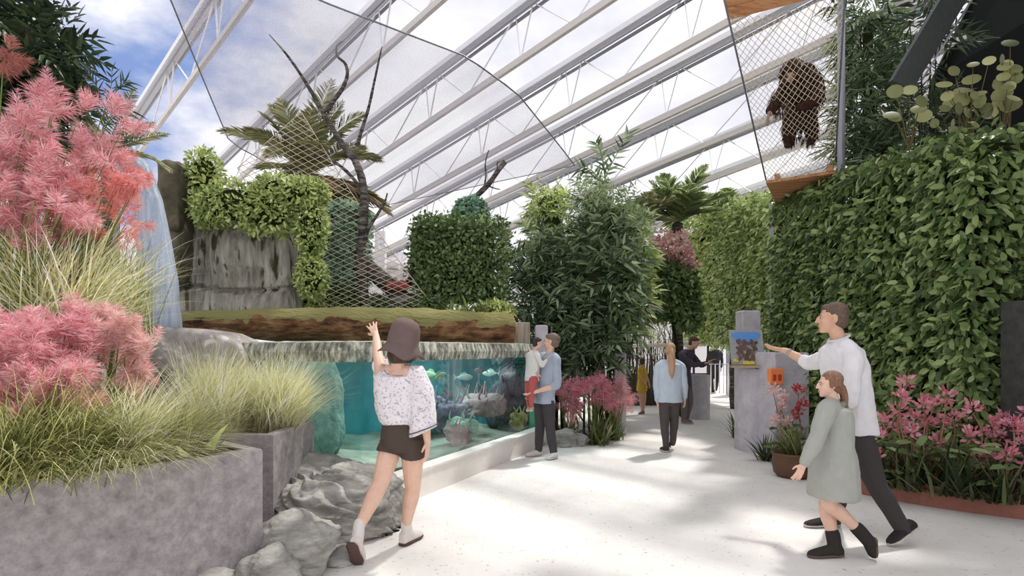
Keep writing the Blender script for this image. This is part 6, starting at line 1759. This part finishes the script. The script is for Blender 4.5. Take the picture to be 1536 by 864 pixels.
mb = MB(); box(mb, c, (.46, .52, .03), axes=[nrm(rx), up_, nn]); mb.build('panel', plain('grey_panel', srgb(150, 154, 156), .5), sg_, smooth=False)
mb = MB(); P2 = lambda x, y, z=.022: c + nrm(rx) * x + up_ * y + nn * z * (-1 if nn[1] > 0 else 1)
ell = [P2(.20 * math.cos(a), .165 + .075 * math.sin(a) + .02 * math.cos(a * 2)) for a in np.linspace(0, 2 * PI, 24, endpoint=False)]
mb.add(np.array(ell), [list(range(24))]); mb.build('blue_cap', plain('sky_blue_print', srgb(86, 140, 210), .5), sg_, smooth=False)
mb = MB(); g = rng_(6)
for _ in range(60):
    q = P2(g.uniform(-.13, .13), g.uniform(-.18, .09), .022 + .003 * g.uniform()); leaves(mb, [q], [rx * g.normal() + up_ * g.normal()], .06, .04, up=[nn * (-1 if nn[1] > 0 else 1)], prof='round')
mb.build('brown_cluster', leafmat('brown_print', [srgb(60, 44, 36), srgb(108, 80, 62), srgb(84, 60, 46)], trans=0), sg_)
mb = MB()
for x, y, w_ in ((-.17, -.2, .07), (.16, -.19, .08), (.0, -.235, .16)): box(mb, P2(x, y, .024), (w_, .05, .006), axes=[nrm(rx), up_, nn])
mb.build('yellow_print', plain('yellow_print', srgb(214, 186, 62), .5), sg_, smooth=False)
mb = MB(); box(mb, c - up_ * .285 + np.array([0, -.04, 0]), (.52, .18, .035), axes=[nrm(rx), nrm([.2, .97, 0]), [0, 0, 1]]); mb.build('shelf', plain('ochre_shelf', srgb(168, 152, 120), .6), sg_, smooth=False)
ob = thing('orange_box', 'small orange box with two dark red squares fixed to the feeding pillar', 'box', at(1163, 578, 8.1))
c = at(1163, 565, 8.1); mb = MB(); ro = .15; axb = np.array([[math.cos(ro), math.sin(ro), 0], [-math.sin(ro), math.cos(ro), 0], [0, 0, 1]])
box(mb, c, (.19, .08, .225), axes=axb, bev=.012); mb.build('case', plain('orange_plastic', srgb(240, 142, 84), .45, var=.03), ob, smooth=False)
for k in (-1, 1):
    mb = MB(); box(mb, c + axb[0] * .038 * k - axb[1] * .041 - [0, 0, .01], (.05, .012, .085), axes=axb, bev=.005); mb.build('window_square', plain('dark_red_square', srgb(190, 62, 40), .5), ob, smooth=False)
mb = MB(); box(mb, c + axb[1] * .08, (.06, .1, .06), axes=axb); mb.build('bracket', M['grey_steel'], ob, smooth=False)
# slim pale post at the near hedge's end
mb = MB(); c = at(1157, 400, 10.75); tube(mb, [[c[0], 10.75, 0], [c[0], 10.75, 4.1]], .04, n=12)
tag(mb.build('steel_post', M['grey_steel']), 'slim pale post standing where the broad-leaved hedge ends', 'post')
# upper pillar in the hedge and far posts
mb = MB(); box(mb, (at(1122, 475, 9.7)[0], 9.7, 1.05), (.30, .3, 2.1), bev=.02); tag(mb.build('concrete_post', M['concrete_light'], smooth=False), 'tall concrete post standing behind the picture sign', 'post')
mb = MB(); box(mb, (at(1102, 540, 19.0)[0], 19.0, 1.0), (.42, .4, 2.0), bev=.02); tag(mb.build('concrete_post', M['concrete'], smooth=False), 'far grey concrete post between the person in black and the pillar', 'post')
mb = MB(); c = V3([at(1047, 575, 12.8)[0], 12.8, 0]); loft(mb, [ell_ring(c + [0, 0, z], [.22, 0, 0], [0, .3, 0], 28, .7) for z in (0, .92, .93)]); tag(mb.build('concrete_block', M['concrete_light'], flat_angle=40), 'rounded concrete block in front of the person in navy', 'block')
mb = MB(); box(mb, (at(929, 570, 10.4)[0], 10.4, .72), (.2, .24, 1.44), bev=.02); tag(mb.build('concrete_post', M['concrete_light'], smooth=False), 'slim concrete post at the end of the path-side bed', 'post')

# railing and screen behind the child
rl = thing('railing', 'dark railing with a pale handrail behind the child in yellow', 'railing', [at(985, 600, 15.6)[0], 15.6, 0])
a_, b_ = at(934, 519, 15.6), at(1062, 516, 15.6)
mb = MB(); tube(mb, [a_, b_], .05, n=10); mb.build('handrail', plain('pale_timber_rail', srgb(222, 212, 202), .6), rl)
mb = MB(); box(mb, ((a_ + b_) / 2) * [1, 1, 0] + [0, .1, .42], (np.linalg.norm(b_ - a_), .05, .84)); mb.build('lower_panel', plain('dark_panel', srgb(74, 68, 62), .8), rl, smooth=False)
for k, t in enumerate(np.linspace(0, 1, 7)):
    q = a_ * (1 - t) + b_ * t; mb = MB(); tube(mb, [[q[0], q[1], 0], q], .03, n=8); mb.build('baluster_post', plain('dark_post', srgb(84, 74, 66), .8), rl)
g = rng_(31)
for k, (lab, px, m) in enumerate([('pale bare shrub behind the left end of the railing', 950, 'white'), ('white-flecked twiggy shrub behind the child in yellow', 980, 'white'), ('twiggy pale shrub behind the ponytailed person', 1012, 'palepink')]):
    base = V3([at(px, 600, 16.6)[0], 16.6, 0]); root = plant('twiggy_shrub', lab, base, 'twiggy shrubs behind the railing', 'shrub'); ms, mf = MB(), MB()
    for i in range(26):
        q = base + [g.normal() * .3, g.normal() * .2, g.uniform(1.2, 2.6)]; m_ = mid(base, q) + g.normal(size=3) * .15
        tube(ms, [base + g.normal(size=3) * [.1, .1, 0], m_, q], [.022, .014, .006], n=4, sub=3)
        leaves(mf, q + g.normal(size=(14, 3)) * .16, rand_dirs(g, 14), .1, .05, up=rand_dirs(g, 14))
    ms.build('stem', M['twig'], root); mf.build('foliage', leafmat('pale_leaf', [srgb(190, 196, 170), srgb(232, 230, 218), srgb(140, 156, 112)]), root)
mb = MB(); box(mb, (3.6, 23.5, 2.0), (9.0, .3, 4.0)); tag(mb.build('wall_back', M['white_wall'], smooth=False), kind='structure')
br = thing('white_barrier', 'white metal crowd barrier beside the person in black', 'barrier', [at(1075, 580, 18.6)[0], 18.6, 0])
mb = MB(); x0, x1 = at(1060, 580, 18.6)[0], at(1092, 580, 18.6)[0]
tube(mb, [[x0, 18.6, 0], [x0, 18.6, 1.0], [x1, 18.6, 1.0], [x1, 18.6, 0]], .03, n=6); fr2 = mb.build('frame', M['white_steel'], br)
for t in np.linspace(.2, .8, 4):
    mb = MB(); q = x0 * (1 - t) + x1 * t; tube(mb, [[q, 18.6, .1], [q, 18.6, 1.0]], .016, n=5); mb.build('upright_bar', M['white_steel'], br)

# ------------------------------------------------------------------ life in the aquarium
def fish(label, c, L, yaw, cols, seed, pitch=0.0):
    g = rng_(seed); c = V3(c); f = nrm([math.cos(yaw), math.sin(yaw), pitch]); s, u, _ = frame_from(f)
    root = thing('fish', label, 'fish', c, 'fish in the aquarium'); mb = MB()
    sec = [(-.5, .02, .03), (-.38, .05, .07), (-.2, .11, .17), (.05, .15, .24), (.28, .13, .20), (.42, .08, .12), (.5, .02, .04)]
    loft(mb, [ell_ring(c + f * L * t, s * L * a * .5, u * L * b_ * .9, 14) for t, a, b_ in sec]); m = stone('fish_skin', cols, scale=9 / L * .2, bump=0, rough=.4); mb.build('body', m, root)
    e = c - f * L * .47; th = s * L * .008
    def fin(pl, nm):
        pl = np.array(pl); mb = MB(); n = len(pl); mb.add(np.vstack([pl + th, pl - th]), [list(range(n)), list(range(2 * n - 1, n - 1, -1))] + [[i, i + n, (i + 1) % n + n, (i + 1) % n] for i in range(n)]); mb.build(nm, m, root, smooth=False)
    fin([e, e - f * L * .2 + u * L * .2, e - f * L * .12, e - f * L * .2 - u * L * .2], 'tail_fin')
    fin([c + f * L * .2 + u * L * .17, c + u * L * .33, c - f * L * .25 + u * L * .24, c - f * L * .3 + u * L * .1], 'dorsal_fin')


FC = [[srgb(140, 160, 150), srgb(206, 206, 196)], [srgb(120, 150, 116), srgb(180, 196, 150)], [srgb(80, 74, 84), srgb(140, 120, 124)]]
fs = [('pale round fish in the middle of the water', 697, 566, 8.7, .24, .2, 0), ('pale spiny fish near the far corner of the glass', 735, 560, 9.3, .24, 2.9, 0), ('slim striped fish heading up, right of the hat', 660, 565, 8.2, .24, .9, 1),
      ('larger greenish fish just right of the hat', 645, 562, 8.3, .26, 2.6, 1), ('small dark fish below the round pale fish', 670, 592, 8.4, .22, .3, 2), ('small pale fish low beside the blouse sleeve', 648, 602, 8.0, .18, 3.0, 0), ('dark fish above the coral heap', 720, 556, 9.0, .2, 3.6, 2)]
for k, (lab, px, py, d, L, yaw, ci) in enumerate(fs): fish(lab, at(px, py, d), L, yaw, FC[ci], 600 + k, pitch=.3 if k == 2 else 0)
cr = [('dark coral mound near the far end of the tank', 765, 610, 9.7, (.40, .3, .5), [srgb(58, 66, 72), srgb(104, 104, 110)]), ('purple-grey coral head in the middle of the tank', 672, 622, 8.3, (.24, .2, .24), [srgb(110, 104, 124), srgb(160, 148, 164)]),
      ('pinkish coral heap left of the dark mound', 722, 610, 9.0, (.32, .22, .2), [srgb(150, 120, 124), srgb(190, 160, 154)]), ('pale brain coral low behind the sleeve', 692, 640, 8.1, (.2, .18, .12), [srgb(150, 176, 160), srgb(196, 210, 190)]),
      ('yellowish coral by the end panel', 778, 632, 9.35, (.13, .12, .13), [srgb(170, 150, 90), srgb(206, 190, 130)]), ('pink sponge on the sand near the glass', 688, 664, 7.9, (.14, .1, .14), [srgb(190, 140, 140), srgb(214, 172, 166)])]
for k, (lab, px, py, d, r, cols) in enumerate(cr):
    c = at(px, py, d); c[2] = max(c[2], .22 + r[2] * .5); mb = MB(); rock(mb, c, r, seed=620 + k, sub=5, rough=.5, cuts=2)
    root = thing('coral', lab, 'coral', [c[0], c[1], .2], 'corals in the aquarium'); mm = stone('coral_skin', cols, scale=10, bump=1, bscale=22, rough=1); mb.build('mound', mm, root)
    mb = MB(); g = rng_(640 + k)
    for i in range(14):
        a = rand_dirs(g, 1)[0]; a[2] = abs(a[2]); q = c + a * V3(r) * .85; tube(mb, [q, q + (a + [0, 0, .3]) * r[2] * .35 + g.normal(size=3) * .02, q + (a + [0, 0, .8]) * r[2] * .6 + g.normal(size=3) * .03], [.02, .015, .007], n=6, sub=3)
    mb.build('branchlet', mm, root)
mb = MB(); rock(mb, (-2.45, 7.25, .80), (.40, .40, .80), seed=660, sub=6, rough=.3, cuts=6); tag(mb.build('tank_rock', M['tankrock']), 'tall pale-green rock standing in the left of the aquarium', 'rock')
mb = MB(); rock(mb, (-1.3, 9.2, .35), (.55, .4, .35), seed=661, sub=5, rough=.3); tag(mb.build('tank_rock', stone('dark_teal_rock', [srgb(60, 84, 88), srgb(104, 130, 130)], scale=5, bump=1)), 'low dark rock on the floor of the aquarium behind the blouse', 'rock')
wl = bpy.data.lights.new('tank_fill_light', 'AREA'); wl.shape = 'RECTANGLE'; wl.size = 2.2; wl.size_y = .5; wl.energy = 26; wl.color = (.85, 1, 1)
wo2 = bpy.data.objects.new('tank_fill_light', wl); COL.objects.link(wo2); wo2.location = (-.9, 8.9, 1.43); wo2.rotation_euler = (0, 0, math.radians(55))  # fill light added to brighten the tank, no fixture is built
